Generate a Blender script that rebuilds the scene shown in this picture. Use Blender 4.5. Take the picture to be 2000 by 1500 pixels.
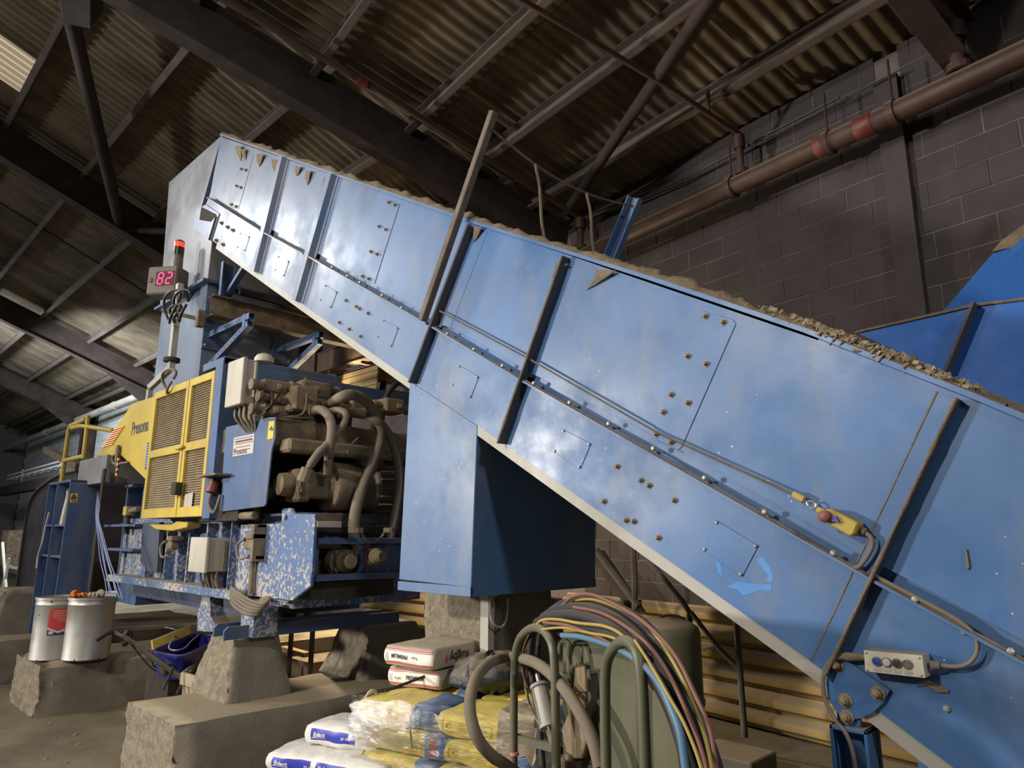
import bpy, bmesh, math, random
from mathutils import Vector, Matrix, noise
random.seed(7)
for o in list(bpy.data.objects): bpy.data.objects.remove(o)
S = bpy.context.scene
C = S.collection
# ------------------------------------------------------------------ camera
F, PITCH, ROLL, YAW, HCAM = 1366.0, math.radians(12.13), math.radians(-.17), math.radians(44.8), 1.7
O = Vector((0, 0, HCAM))
def _w(v):
    c, s = math.cos(YAW), math.sin(YAW)
    return Vector((c*v[0]-s*v[1], s*v[0]+c*v[1], v[2]))
_fw = Vector((0, math.cos(PITCH), math.sin(PITCH))); _up = Vector((0, -math.sin(PITCH), math.cos(PITCH))); _rt = Vector((1, 0, 0))
RT = _w(_rt*math.cos(ROLL)-_up*math.sin(ROLL)); UP = _w(_rt*math.sin(ROLL)+_up*math.cos(ROLL)); FW = _w(_fw)
cd = bpy.data.cameras.new('camera'); cam = bpy.data.objects.new('camera', cd); C.objects.link(cam)
cd.sensor_width = 36; cd.lens = F*36/2000; cd.clip_start = .05; cd.clip_end = 200
cam.matrix_world = Matrix(((RT.x, UP.x, -FW.x, 0), (RT.y, UP.y, -FW.y, 0), (RT.z, UP.z, -FW.z, HCAM), (0, 0, 0, 1)))
S.camera = cam
# ------------------------------------------------------------------ light and exposure
S.view_settings.view_transform = 'Standard'; S.view_settings.look = 'None'; S.view_settings.gamma = 1
S.view_settings.use_curve_mapping = False; S.view_settings.exposure = 0.0
W = bpy.data.worlds.new('world'); S.world = W; W.use_nodes = True
W.node_tree.nodes['Background'].inputs[0].default_value = (.62, .66, .75, 1)
W.node_tree.nodes['Background'].inputs[1].default_value = .10
def lamp(name, loc, target, power, size, col=(1, .93, .82), spread=math.pi):
    l = bpy.data.lights.new(name, 'AREA'); l.shape = 'DISK'; l.size = size; l.energy = power; l.color = col; l.spread = spread
    o = bpy.data.objects.new(name, l); C.objects.link(o); o.location = loc
    o.rotation_euler = (Vector(target)-Vector(loc)).to_track_quat('-Z', 'Y').to_euler(); return o
lamp('high_bay_and_fill_lamp', (-10.7, .16, 6.55), (-5.6, 2.9, 4.2), 40, .55, (.94, .97, 1), math.radians(95))
lamp('flood_lamp', (-13.5, -10.5, 3.9), (-3.4, 3.0, 1.5), 430, 1.0, (1, .95, .87), math.radians(84))
lamp('flood_lamp', (-4.2, -8.0, 6.4), (-4.2, 3.0, .7), 190, .5, (1, .92, .80), math.radians(80))
lamp('high_bay_and_fill_lamp', (-4.0, -3.0, 6.9), (-4.0, 2.0, 0), 90, 1.2, (1, .95, .86))
lamp('high_bay_and_fill_lamp', (-15, -1.0, 6.6), (-12.5, 3, 0), 80, .9, (.95, .98, 1))
lamp('flood_lamp', (-8.4, 5.0, 2.0), (-4.0, 5.9, .7), 210, .25, (1, .80, .54))
lamp('high_bay_and_fill_lamp', (-22, 1.0, 6.2), (-22, 7, 3), 420, 1.2, (.86, .94, 1))  # added wash on the left wall, standing in for daylight
lamp('high_bay_and_fill_lamp', (-18.5, 2.2, 5.2), (-20, 6.8, 2.8), 560, .6, (.90, .96, 1), math.radians(140))  # added fill that brightens the left wall, no known fitting
lamp('high_bay_and_fill_lamp', (6.5, -.5, 6.2), (-3.6, 3.6, .8), 85, .9, (1, .95, .88), math.radians(110))  # added fill from the right for side faces the floods miss
# ------------------------------------------------------------------ projection helpers: a pixel of the survey photo onto a real plane
def ray(x, y): return FW+RT*((x-1000)/F)+UP*((750-y)/F)
def at(x, y, ax, val):
    d = ray(x, y); i = 'xyz'.index(ax); return O+d*((val-O[i])/d[i])
def pln(x, y, p, n):
    d = ray(x, y); return O+d*((Vector(p)-O).dot(n)/d.dot(n))
def pj(p):
    v = Vector(p)-O; z = v.dot(FW); return (1000+F*v.dot(RT)/z, 750-F*v.dot(UP)/z, z)
# ------------------------------------------------------------------ mesh helpers
WL = {}
class MB:
    def __init__(s): s.v = []; s.f = []; s.m = []; s.mi = 0
    def add(s, vs, fs):
        b = len(s.v); s.v += [Vector(v) for v in vs]; s.f += [tuple(b+i for i in f) for f in fs]; s.m += [s.mi]*len(fs); return s
    def box(s, x0, x1, y0, y1, z0, z1):
        return s.add([(x, y, z) for x in (x0, x1) for y in (y0, y1) for z in (z0, z1)],
            [(0, 1, 3, 2), (4, 6, 7, 5), (0, 4, 5, 1), (2, 3, 7, 6), (0, 2, 6, 4), (1, 5, 7, 3)])
    def obox(s, c, u, v, w):       # centre and three half-axis vectors
        c, u, v, w = map(Vector, (c, u, v, w))
        return s.add([c+u*i+v*j+w*k for i in (-1, 1) for j in (-1, 1) for k in (-1, 1)],
            [(0, 1, 3, 2), (4, 6, 7, 5), (0, 4, 5, 1), (2, 3, 7, 6), (0, 2, 6, 4), (1, 5, 7, 3)])
    def bar(s, a, b, w, h, up=(0, 0, 1)):   # rectangular bar from a to b, w across, h along up
        a, b = Vector(a), Vector(b); d = (b-a).normalized(); sd = d.cross(Vector(up)).normalized(); u2 = sd.cross(d)
        return s.obox((a+b)/2, (b-a)/2, sd*(w/2), u2*(h/2))
    def prism(s, pts, ext):
        n = len(pts); e = Vector(ext); pts = [Vector(p) for p in pts]
        return s.add(pts+[p+e for p in pts], [tuple(range(n)), tuple(range(2*n-1, n-1, -1))]+[(i, (i+1) % n, n+(i+1) % n, n+i) for i in range(n)])
    def tube(s, pts, r, seg=8, cap=True):
        pts = [Vector(p) for p in pts]; n = len(pts); vs = []; fs = []
        t = (pts[1]-pts[0]).normalized(); u = t.orthogonal().normalized()
        for i, p in enumerate(pts):
            t2 = ((pts[min(i+1, n-1)]-pts[max(i-1, 0)])).normalized()
            u = (u-t2*u.dot(t2)).normalized(); v = t2.cross(u); rr = r[i] if isinstance(r, (list, tuple)) else r
            vs += [p+(u*math.cos(a)+v*math.sin(a))*rr for a in [2*math.pi*k/seg for k in range(seg)]]
        for i in range(n-1):
            for k in range(seg):
                fs.append((i*seg+k, i*seg+(k+1) % seg, (i+1)*seg+(k+1) % seg, (i+1)*seg+k))
        if cap: fs += [tuple(range(seg))[::-1], tuple(range((n-1)*seg, n*seg))]
        return s.add(vs, fs)
    def cyl(s, a, b, r, seg=16): return s.tube([a, b], r, seg)
    def lathe(s, c, ax, prof, seg=24):  # prof: (distance along ax, radius)
        ax = Vector(ax).normalized(); c = Vector(c); u = ax.orthogonal().normalized(); v = ax.cross(u); vs = []; fs = []
        for d, r in prof: vs += [c+ax*d+(u*math.cos(2*math.pi*k/seg)+v*math.sin(2*math.pi*k/seg))*max(r, 1e-4) for k in range(seg)]
        for i in range(len(prof)-1):
            for k in range(seg): fs.append((i*seg+k, i*seg+(k+1) % seg, (i+1)*seg+(k+1) % seg, (i+1)*seg+k))
        return s.add(vs, fs+[tuple(range(seg))[::-1], tuple(range((len(prof)-1)*seg, len(prof)*seg))])
    def grid(s, fn, nu, nv, thick=None):
        vs = [fn(i/nu, j/nv) for i in range(nu+1) for j in range(nv+1)]
        return s.add(vs, [(i*(nv+1)+j, (i+1)*(nv+1)+j, (i+1)*(nv+1)+j+1, i*(nv+1)+j+1) for i in range(nu) for j in range(nv)])
    def mesh(s, name, mats, smooth=None, bevel=0, origin=None):
        if origin is None:
            lo = [min(v[i] for v in s.v) for i in range(3)]; hi = [max(v[i] for v in s.v) for i in range(3)]
            origin = Vector([(lo[i]+hi[i])/2 for i in range(3)])
        me = bpy.data.meshes.new(name); me.from_pydata([v-origin for v in s.v], [], s.f)
        for m in (mats if isinstance(mats, (list, tuple)) else [mats]): me.materials.append(m)
        for p, i in zip(me.polygons, s.m): p.material_index = i
        bm = bmesh.new(); bm.from_mesh(me); bmesh.ops.recalc_face_normals(bm, faces=bm.faces)
        if bevel:
            es = [e for e in bm.edges if len(e.link_faces) == 2 and e.calc_face_angle(0) > .5]
            bmesh.ops.bevel(bm, geom=es, offset=bevel, segments=1, affect='EDGES', clamp_overlap=True)
        bm.to_mesh(me); bm.free()
        if smooth:
            for p in me.polygons: p.use_smooth = True
            try: me.set_sharp_from_angle(angle=math.radians(smooth))
            except Exception: pass
        return me, origin
    def build(s, name, mats, parent=None, smooth=None, bevel=0, label=None, kind=None):
        me, org = s.mesh(name, mats, smooth, bevel)
        o = bpy.data.objects.new(name, me); C.objects.link(o); place(o, org, parent)
        if label: o['label'] = label
        if kind: o['kind'] = kind
        return o
def place(o, loc, parent=None):
    o.location = loc; WL[o.name] = Vector(loc)
    if parent:
        o.parent = parent; o.matrix_parent_inverse = Matrix.Translation(-WL[parent.name])
def inst(src_mesh, name, loc, parent=None, rot=None, scale=None):
    o = bpy.data.objects.new(name, src_mesh); C.objects.link(o); place(o, Vector(loc), parent)
    if rot: o.rotation_euler = rot
    if scale: o.scale = scale
    return o
def thing(name, label, cat, loc, group=None):
    o = bpy.data.objects.new(name, None); C.objects.link(o); o.empty_display_size = .1; place(o, Vector(loc))
    o['label'] = label; o['category'] = cat
    if group: o['group'] = group
    return o
def tag(o, label, cat, group=None):
    o['label'] = label; o['category'] = cat
    if group: o['group'] = group
    return o
def crv(pts, n=6):     # Catmull-Rom through points
    P = [Vector(p) for p in pts]; P = [P[0]*2-P[1]]+P+[P[-1]*2-P[-2]]; out = []
    for i in range(1, len(P)-2):
        a, b, c, d = P[i-1:i+3]
        for k in range(n):
            t = k/n; out.append(.5*((2*b)+(c-a)*t+(2*a-5*b+4*c-d)*t*t+(3*b-a-3*c+d)*t**3))
    return out+[P[-2]]
def plate(px, ax, val, thick, name, mat, parent=None, **k):   # outline surveyed in pixels, cut from sheet on plane ax=val
    e = [0, 0, 0]; e['xyz'.index(ax)] = thick
    return MB().prism([at(x, y, ax, val) for x, y in px], e).build(name, mat, parent, **k)
_txt = {}
def text(body, size, mat, org, right, up, parent, name='lettering', bold=0, align='LEFT', depth=.002, fn=None, squeeze=1):
    cu = bpy.data.curves.new('t', 'FONT'); cu.body = body; cu.size = size; cu.align_x = align; cu.offset = bold; cu.resolution_u = 3
    t = bpy.data.objects.new('t', cu); C.objects.link(t); dg = bpy.context.evaluated_depsgraph_get(); dg.update()
    me = bpy.data.meshes.new_from_object(t.evaluated_get(dg)); bpy.data.objects.remove(t)
    r, u = Vector(right).normalized(), Vector(up).normalized(); n = r.cross(u)
    m = MB(); m.v = [(fn(v.co.x*squeeze, v.co.y) if fn else Vector(org)+r*v.co.x*squeeze+u*v.co.y+n*depth) for v in me.vertices]
    m.f = [tuple(p.vertices) for p in me.polygons]; m.m = [0]*len(m.f); bpy.data.meshes.remove(me)
    return m.build(name, mat, parent)
# ------------------------------------------------------------------ materials
class N:
    def __init__(s, name):
        s.m = bpy.data.materials.new(name); s.m.use_nodes = True; s.t = s.m.node_tree; s.b = s.t.nodes['Principled BSDF']; s._c = None
    def n(s, t, **k):
        x = s.t.nodes.new('ShaderNode'+t)
        for a, b in k.items(): setattr(x, a, b)
        return x
    def l(s, a, b): s.t.links.new(a, b)
    def set(s, sock, v):
        if hasattr(v, 'is_linked') or hasattr(v, 'links'): s.l(v, sock)
        else: sock.default_value = (*v, 1) if isinstance(v, tuple) and len(v) == 3 and sock.type == 'RGBA' else v
    def co(s):
        if not s._c: s._c = s.n('TexCoord')
        return s._c.outputs['Object']
    def math(s, op, a, b=None, c=None, clamp=False):
        x = s.n('Math', operation=op, use_clamp=clamp)
        for i, v in enumerate((a, b, c)):
            if v is not None: s.set(x.inputs[i], v)
        return x.outputs[0]
    def noise(s, sc, det=4, rough=.6, stretch=None, out='Fac'):
        x = s.n('TexNoise'); x.inputs['Scale'].default_value = sc; x.inputs['Detail'].default_value = det; x.inputs['Roughness'].default_value = rough
        c = s.co()
        g = s.n('NewGeometry').outputs['Position'] ; c = g
        if stretch:
            mp = s.n('Mapping'); mp.inputs['Scale'].default_value = stretch; s.l(c, mp.inputs[0]); c = mp.outputs[0]
        s.l(c, x.inputs['Vector']); return x.outputs[out]
    def ramp(s, f, lo, hi, a=0.0, b=1.0):
        x = s.n('MapRange', clamp=True); x.interpolation_type = 'SMOOTHSTEP'
        s.set(x.inputs[0], f); x.inputs[1].default_value = lo; x.inputs[2].default_value = hi; x.inputs[3].default_value = a; x.inputs[4].default_value = b
        return x.outputs[0]
    def mix(s, f, a, b):
        x = s.n('Mix', data_type='RGBA'); s.set(x.inputs[0], f); s.set(x.inputs[6], a); s.set(x.inputs[7], b); return x.outputs[2]
    def up(s, lo=.55, hi=.9):
        g = s.n('NewGeometry'); sp = s.n('SeparateXYZ'); s.l(g.outputs['Normal'], sp.inputs[0]); return s.ramp(sp.outputs[2], lo, hi)
    def bump(s, h, st=.3, d=.01):
        x = s.n('Bump'); x.inputs['Strength'].default_value = st; x.inputs['Distance'].default_value = d; s.l(h, x.inputs['Height']); s.l(x.outputs[0], s.b.inputs['Normal'])
    def fin(s, col, rough=.6, metal=0, spec=.5):
        s.set(s.b.inputs['Base Color'], col); s.set(s.b.inputs['Roughness'], rough); s.set(s.b.inputs['Metallic'], metal)
        s.b.inputs['Specular IOR Level'].default_value = spec; return s.m
DUST = (.24, .185, .125)
def paint(name, col, rough=.42, var=.25, dirt=.3, chips=0, dust=.9, spec=.5, bump=.05, dirtcol=(.17, .15, .135), flake=None, dlo=.58, film=None):
    k = N(name); a = k.noise(1.3, 5, .62); c = k.mix(k.ramp(a, .3, .7), col, tuple(x*(1-var) for x in col))
    b = k.noise(3.1, 6, .7, (1, 1, .35)); c = k.mix(k.ramp(b, .45, .8, 0, dirt), c, dirtcol)
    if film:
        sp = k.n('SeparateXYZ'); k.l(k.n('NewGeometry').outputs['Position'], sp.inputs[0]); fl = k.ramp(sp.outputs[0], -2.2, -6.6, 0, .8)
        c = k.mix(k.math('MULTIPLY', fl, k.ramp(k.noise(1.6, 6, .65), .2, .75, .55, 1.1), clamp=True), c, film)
    if chips:
        v = k.n('TexVoronoi'); v.inputs['Scale'].default_value = 21; k.l(k.n('NewGeometry').outputs['Position'], v.inputs['Vector'])
        rr = k.noise(2.0, 2); th = k.ramp(rr, .45, .75, 0, chips)
        c = k.mix(k.math('LESS_THAN', v.outputs['Distance'], k.math('MULTIPLY', th, .085)), c, (.42, .4, .36))
    if flake:
        f = k.noise(34, 5, .62); g = k.ramp(k.noise(2.2, 3), .3, .72, .1, .95); c = k.mix(k.ramp(k.math('ADD', f, k.math('MULTIPLY', g, .22)), flake, flake+.03), c, (.38, .345, .30))
    if dust: c = k.mix(k.math('MULTIPLY', k.up(dlo), dust), c, DUST)
    r = k.ramp(k.noise(2.2, 5), .3, .75, rough-.08, rough+.2)
    if dust: r = k.math('MAXIMUM', r, k.up(dlo))
    if bump: k.bump(k.noise(60, 3), bump, .004)
    return k.fin(c, r, 0, spec)
def rough_mat(name, col, col2, sc=6, bst=.5, bd=.01, bsc=30, rough=.95, dust=0, stretch=None, dcol=DUST):
    k = N(name); c = k.mix(k.ramp(k.noise(sc, 6, .65, stretch), .32, .7), col, col2)
    if dust: c = k.mix(k.math('MULTIPLY', k.up(), dust), c, dcol)
    k.bump(k.noise(bsc, 6, .7), bst, bd); return k.fin(c, rough, 0, .2)
def plain(name, col, rough=.5, metal=0, emit=None, es=1):
    k = N(name)
    if emit: k.b.inputs['Emission Color'].default_value = (*emit, 1); k.b.inputs['Emission Strength'].default_value = es
    return k.fin(col, rough, metal)
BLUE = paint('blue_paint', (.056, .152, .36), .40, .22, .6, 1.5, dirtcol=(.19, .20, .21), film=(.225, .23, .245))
BLUE2 = paint('blue_paint_new', (.020, .120, .46), .45, .12, .12, .3, bump=.12, spec=.2)
PEEL = paint('orange_peel_blue_paint', (.035, .13, .42), .22, .12, .1, .2, bump=0, spec=.6)
_n = PEEL.node_tree; _b = _n.nodes.new('ShaderNodeBump'); _t = _n.nodes.new('ShaderNodeTexNoise'); _t.inputs['Scale'].default_value = 55; _b.inputs['Strength'].default_value = .5; _b.inputs['Distance'].default_value = .01; _n.links.new(_n.nodes.new('ShaderNodeNewGeometry').outputs['Position'], _t.inputs['Vector']); _n.links.new(_t.outputs['Fac'], _b.inputs['Height']); _n.links.new(_b.outputs[0], _n.nodes['Principled BSDF'].inputs['Normal'])
BLUEB = paint('blue_baler_paint', (.060, .115, .255), .5, .3, .85, .5, dirtcol=(.155, .14, .12))
FLAKE = paint('flaking_blue_paint', (.075, .14, .31), .55, .2, .5, .3, flake=.635)
YEL = paint('yellow_paint', (.56, .41, .055), .55, .25, 1.0, 0, dirtcol=(.29, .235, .125))
RIBM = paint('grimy_rib_edge', (.060, .068, .095), .65, .3, 1.0, 0, dirtcol=(.095, .070, .050))
GALV = paint('galvanised_steel', (.40, .385, .34), .5, .2, .3, 0, dust=.5)
CREAM = paint('dusty_grey_enclosure', (.50, .46, .39), .45, .2, .6, 0, dirtcol=(.22, .18, .13))
DBOX = paint('brown_grey_enclosure', (.16, .135, .11), .5, .2, .4, 0)
DUSTY = rough_mat('dust_caked_metal', (.265, .21, .145), (.15, .118, .08), 7, .8, .012, 45, dust=.6)
DUSTP = rough_mat('dust_layer', (.30, .235, .16), (.20, .155, .10), 9, .9, .02, 50)
DARKV = rough_mat('oily_metal_and_void_shade', (.035, .03, .027), (.06, .05, .04), 5, .3, dust=.4)  # oily metal tone, also painted as shade in voids and holes
CONC = rough_mat('cast_concrete', (.185, .165, .135), (.25, .222, .18), 3.5, .7, .010, 48, dust=.9, dcol=(.31, .255, .17))
CONCR = rough_mat('rough_broken_concrete', (.40, .345, .26), (.24, .20, .145), 16, 1.0, .035, 34)
FLOOR = rough_mat('dusty_concrete_floor', (.215, .180, .120), (.12, .10, .068), 1.2, .35, .012, 14, .85)
STEEL = rough_mat('dark_roof_steel', (.040, .030, .027), (.062, .048, .042), 3, .2)
PURL = rough_mat('grey_brown_purlin_paint', (.150, .122, .105), (.105, .085, .074), 3, .2)
SHEET = rough_mat('weathered_cement_sheet', (.225, .185, .13), (.105, .085, .062), 2.0, .3, .01, 40, stretch=(1, .35, 1))
BLOCK = rough_mat('dark_painted_block', (.074, .063, .066), (.055, .046, .048), 2.2, .5, .006, 60, .85, dust=.8, dcol=(.19, .16, .14))
MORT = rough_mat('dark_painted_mortar', (.17, .15, .145), (.125, .11, .108), 8, .5)
WHITEB = rough_mat('pale_painted_block', (.55, .58, .56), (.42, .45, .44), 2, .3, dust=.6)
RPIPE = paint('dusty_red_pipe_paint', (.055, .024, .017), .6, .3, .7, 0, dust=1, dirtcol=(.085, .055, .033), dlo=.15)
RED = paint('red_fitting', (.15, .026, .022), .5, .3, .5, 0, dirtcol=(.1, .06, .04))
BLK = plain('black_rubber', (.016, .015, .015), .55)
HOSE = paint('dusty_hose_rubber', (.20, .165, .12), .85, .3, .5, 0, dust=.8)
GREEN = paint('olive_green_paint', (.125, .130, .078), .5, .3, .8, .3, dirtcol=(.16, .135, .09), dust=.9)
GBOLT = paint('dusty_bolt_steel', (.26, .20, .13), .5, .3, .3, 0)
ZINC = plain('zinc_bolt', (.42, .40, .36), .35, .5)
MESHM = rough_mat('dust_clogged_grille', (.29, .225, .14), (.21, .165, .105), 8, .4)
# ================================================================== building shell
DX = lambda yaw: Vector((-math.sin(YAW-math.radians(yaw)), math.cos(YAW-math.radians(yaw)), 0))
dR = DX(-36.6); nR = Vector((-dR.y, dR.x, 0))
if nR.dot(O) - nR.dot(O+ray(1680, 550)) < 0: nR = -nR
WA = O+ray(1680, 550)*6.15           # a surveyed point of the right wall
hR = lambda p: (Vector(p)-WA).dot(dR)
WP = lambda h, z, off=0: Vector((WA.x, WA.y, 0))+dR*h+nR*off+Vector((0, 0, z))
ZE = 5.72; HK = 3.9                  # eaves height; where the wall bends
K = WP(HK, 0); YW = K.y; XEND = -38.0
floor = MB().box(-44, 14, -16, 12, -.12, 0).build('floor', FLOOR); floor['kind'] = 'structure'
wall = MB().prism([WP(HK, 0, 0), WP(-9, 0, 0), WP(-9, ZE+.15, 0), WP(HK, ZE+.15, 0)], -nR*.2).build('wall_right', MORT); wall['kind'] = 'structure'
# concrete blocks of the right wall, one object each
zj = pln(1680, 547, WA, nR).z % .225; hj = hR(pln(1662, 475, WA, nR))
bmx = MB(); a, b, c = .2212, .1092, .005
bmx.add([(-a, -b, 0), (a, -b, 0), (a, b, 0), (-a, b, 0), (-a+.003, -b+.003, c), (a-.003, -b+.003, c), (a-.003, b-.003, c), (-a+.003, b-.003, c)],
        [(4, 5, 6, 7), (0, 1, 5, 4), (1, 2, 6, 5), (2, 3, 7, 6), (3, 0, 4, 7)])
bme, _ = bmx.mesh('block', BLOCK, origin=Vector((0, 0, 0)))
rotB = Matrix((-dR, Vector((0, 0, 1)), nR)).transposed().to_4x4()
rows = []
colh = [hR(pln(1733, 340, WA, nR)), hR(pln(1782, 340, WA, nR))]
zc0 = pln(1662, 475, WA, nR).z
for iz in range(0, 27):
    z = zj-.225+iz*.225+.1125
    par = round((z-zc0)/.225) % 2
    for ih in range(-24, 12):
        h = hj+.225+ih*.45+par*.225
        if h+.23 > HK or z > ZE+.18 or z < .1: continue
        lo_h, hi_h = h-.225, h+.225
        segs = [(lo_h, colh[1]-.004), (colh[0]+.004, hi_h)] if lo_h < colh[0] and hi_h > colh[1] else [(lo_h, hi_h)]
        for lo_, hi_ in segs:
            if hi_-lo_ < .012: continue
            p = WP((lo_+hi_)/2, z); q = pj(p)
            if q[2] < 1 or not (-60 < q[0] < 2700 and -160 < q[1] < 1660): continue
            vis = q[0] < 2040 and q[1] > -40 and ( q[1] < 790 and q[0] > 1040 and q[1] < 500+(q[0]-1240)*.42 or (q[0] > 1020 and q[1] > 950 and q[0] < 1640))
            rows.append((0 if vis else 1, q[2], p, (hi_-lo_)/.45))
rows.sort(key=lambda r: (r[0], r[1]))
rest = MB()
for i, (v, d, p, sc_) in enumerate(rows):
    if i < 290:
        o = inst(bme, 'block', p+nR*random.uniform(-.004, .004), wall); o.rotation_euler = rotB.to_euler(); o.scale = (sc_, 1, 1)
    else:
        rest.add([rotB @ Vector((vv.x*sc_, vv.y, vv.z)) + p for vv in bmx.v], bmx.f)
if rest.v: rest.build('far_blocks', BLOCK, wall, kind='stuff')
# steel column standing in the wall
hc0, hc1 = colh
t = MB().prism([WP(hc0, 0, .03), WP(hc0, 0, .075), WP(hc1, 0, .075), WP(hc1, 0, .03)], (0, 0, ZE-.1)).build('steel_column', BLOCK)
tag(t, 'dark painted steel column set flush in the block wall at the right', 'column')
# left wall: pale painted blocks over a dark band
wl = MB().box(XEND, K.x, YW+.03, YW+.23, 0, ZE+.15).build('wall_left', MORT); wl['kind'] = 'structure'
wb = MB(); cnt = 0
bl2, _ = MB().add([(-a, 0, -b), (a, 0, -b), (a, 0, b), (-a, 0, b), (-a+.006, -c, -b+.006), (a-.006, -c, -b+.006), (a-.006, -c, b-.006), (-a+.006, -c, b-.006)],
        [(4, 5, 6, 7), (0, 1, 5, 4), (1, 2, 6, 5), (2, 3, 7, 6), (3, 0, 4, 7)]).mesh('pale_block', WHITEB, origin=Vector((0, 0, 0)))
bl3 = bl2.copy(); bl3.materials.clear(); bl3.materials.append(BLOCK)
for iz in range(25):
    for ix in range(70):
        x = K.x-.4-ix*.45-(iz % 2)*.225; z = .1125+iz*.225
        q = pj((x, YW, z))
        if not (-20 < q[0] < 262 and 780 < q[1] < 1240) or z > ZE: continue
        dark = 10 <= iz <= 12 or (int(ix/10) % 2 == 0 and ix % 10 < 2)
        cnt += 1
        if cnt <= 295: inst(bl3 if dark else bl2, 'block', (x, YW+.03, z), wl)
        else: wb.box(x-a, x+a, YW, YW+.03, z-b, z+b)
if wb.v: wb.build('far_blocks', WHITEB, wl, kind='stuff')
we = MB().box(XEND-.2, XEND, -16, 12, 0, 11).build('wall_end', MORT); we['kind'] = 'structure'
# ---------------- roof
ceil = bpy.data.objects.new('ceiling', None); C.objects.link(ceil); place(ceil, Vector((-8, 3, ZE))); ceil['kind'] = 'structure'
def sheet_mesh(width, length, pitch=.146, amp=.021, seg=8):
    n = int(round(width/pitch))*seg; m = MB()
    fn = lambda u, v: Vector((u*width, v*length, amp*math.cos(2*math.pi*u*n/seg)))
    m.grid(fn, n, 1); return m.mesh('roof_sheet', SHEET, smooth=80, origin=Vector((0, 0, 0)))[0]
def roof(org, along, side, dip, length, sl, purl, sky=None):
    d = math.radians(dip); s = side*math.cos(d)+Vector((0, 0, math.sin(d))); n = along.cross(s); flip = n.z < 0
    if flip: n = -n
    M = Matrix((-along if flip else along, s, n)).transposed().to_4x4().to_euler()
    rows_ = [(-.5, 2.85), (2.25, 2.5), (4.6, 1.3), (5.83, 2.5), (8.25, 3.6)]; wdt = .146*7
    me = [sheet_mesh(wdt+.05, r[1]) for r in rows_]; k = 0; skp = None
    if sky:
        q = pln(sky[0], sky[1], org+n*.24, n)-org+along*.41; skp = (int(q.dot(along)/wdt), max(i for i, r in enumerate(rows_) if r[0] < q.dot(s)))
    org0 = org; org = org-along*(.41 if sky else 0)
    while k*wdt < length:
        for ri, r in enumerate(rows_):
            if r[0] > sl: continue
            p = org+along*(k*wdt+(wdt+.05 if flip else 0))+s*r[0]+n*(.245+.012*(ri % 2)+.006*(k % 2))
            o = inst(me[ri], 'roof_sheet', p, ceil); o.rotation_euler = M
            if skp and (k == skp[0]) and ri == skp[1]:
                o.data = o.data.copy(); o.data.materials.clear(); o.data.materials.append(SKYL); o['label'] = 'translucent roof sheet glowing with daylight'
        k += 1
    org = org0
    for q in purl:
        c0 = org+s*q+along*(length/2); m = MB(); l = along*(length/2)
        m.obox(c0+n*.105, l, s*.006, n*.105)
        for zz in (.008, .203): m.obox(c0+n*zz+s*.034, l, s*.040, n*.008)
        m.obox(c0+n*.03+s*.070, l, s*.004, n*.022); m.build('purlin', PURL, ceil)
    return s, n
SKY_ = N('translucent_sheet'); SKY_.b.inputs['Emission Color'].default_value = (1, .80, .56, 1); g_ = SKY_.n('NewGeometry'); s_ = SKY_.n('SeparateXYZ'); SKY_.l(g_.outputs['Normal'], s_.inputs[0]); SKY_.l(SKY_.ramp(SKY_.math('ABSOLUTE', s_.outputs[0]), 0, .5, .62, .22), SKY_.b.inputs['Emission Strength']); SKYL = SKY_.fin((.4, .34, .24), .6)
def ibeam(a0, b0, n, side, d=.50, w=.20, tf=.018, name='rafter', parent=None, mat=None):
    m = MB(); c = (a0+b0)/2; l = (b0-a0)/2
    m.obox(c, l, n*(d/2), side*.006); m.obox(c+n*(d/2), l, n*tf/2, side*(w/2)); m.obox(c-n*(d/2), l, n*tf/2, side*(w/2))
    return m.build(name, mat or STEEL, parent)
ER = WP(HK, ZE); EL = Vector((K.x, YW, ZE)); XM = Vector((-1, 0, 0)); YM_ = Vector((0, -1, 0))
sR, nRf = roof(ER, -dR, nR, 13, 12.9, 12, [.66, 1.62, 2.54, 3.72, 4.98, 6.2, 7.4, 8.6])
sL, nLf = roof(EL, XM, YM_, 20, 31, 12, [.5, 1.05, 2.3, 3.48, 4.68, 5.83, 7.0, 8.2], sky=(28, 120))
for h in (HK-.05, -1.05, -6): ibeam(WP(h, ZE)-nRf*.2, WP(h, ZE)-nRf*.2+sR*11, nRf, dR, parent=ceil)
XR = []
for px in (((0, 283), (330, 520)), ((0, 591), (259, 769)), ((0, 738), (133, 818))):
    x = sum(pln(*p, EL-nLf*.4, nLf).x for p in px)/2; XR.append(x)
    ibeam(Vector((x, YW, ZE))-nLf*.2, Vector((x, YW, ZE))-nLf*.2+sL*11, nLf, XM, parent=ceil)
    ibeam(Vector((x, YW-.25, 0)), Vector((x, YW-.25, ZE)), YM_, XM, parent=wl, name='column', d=.4)
ibeam(WP(-.9, 0, .2), WP(-.9, ZE, .2), nR, dR, parent=wall, name='column', d=.25) if False else None
# haunches under the rafter feet
for x in XR:
    a0 = Vector((x-.005, YW-.1, ZE-.3)); MB().prism([a0, a0+Vector((0, 0, -.75)), a0+sL*1.9-nLf*.1], (.01, 0, 0)).build('haunch_plate', STEEL, ceil)
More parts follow.
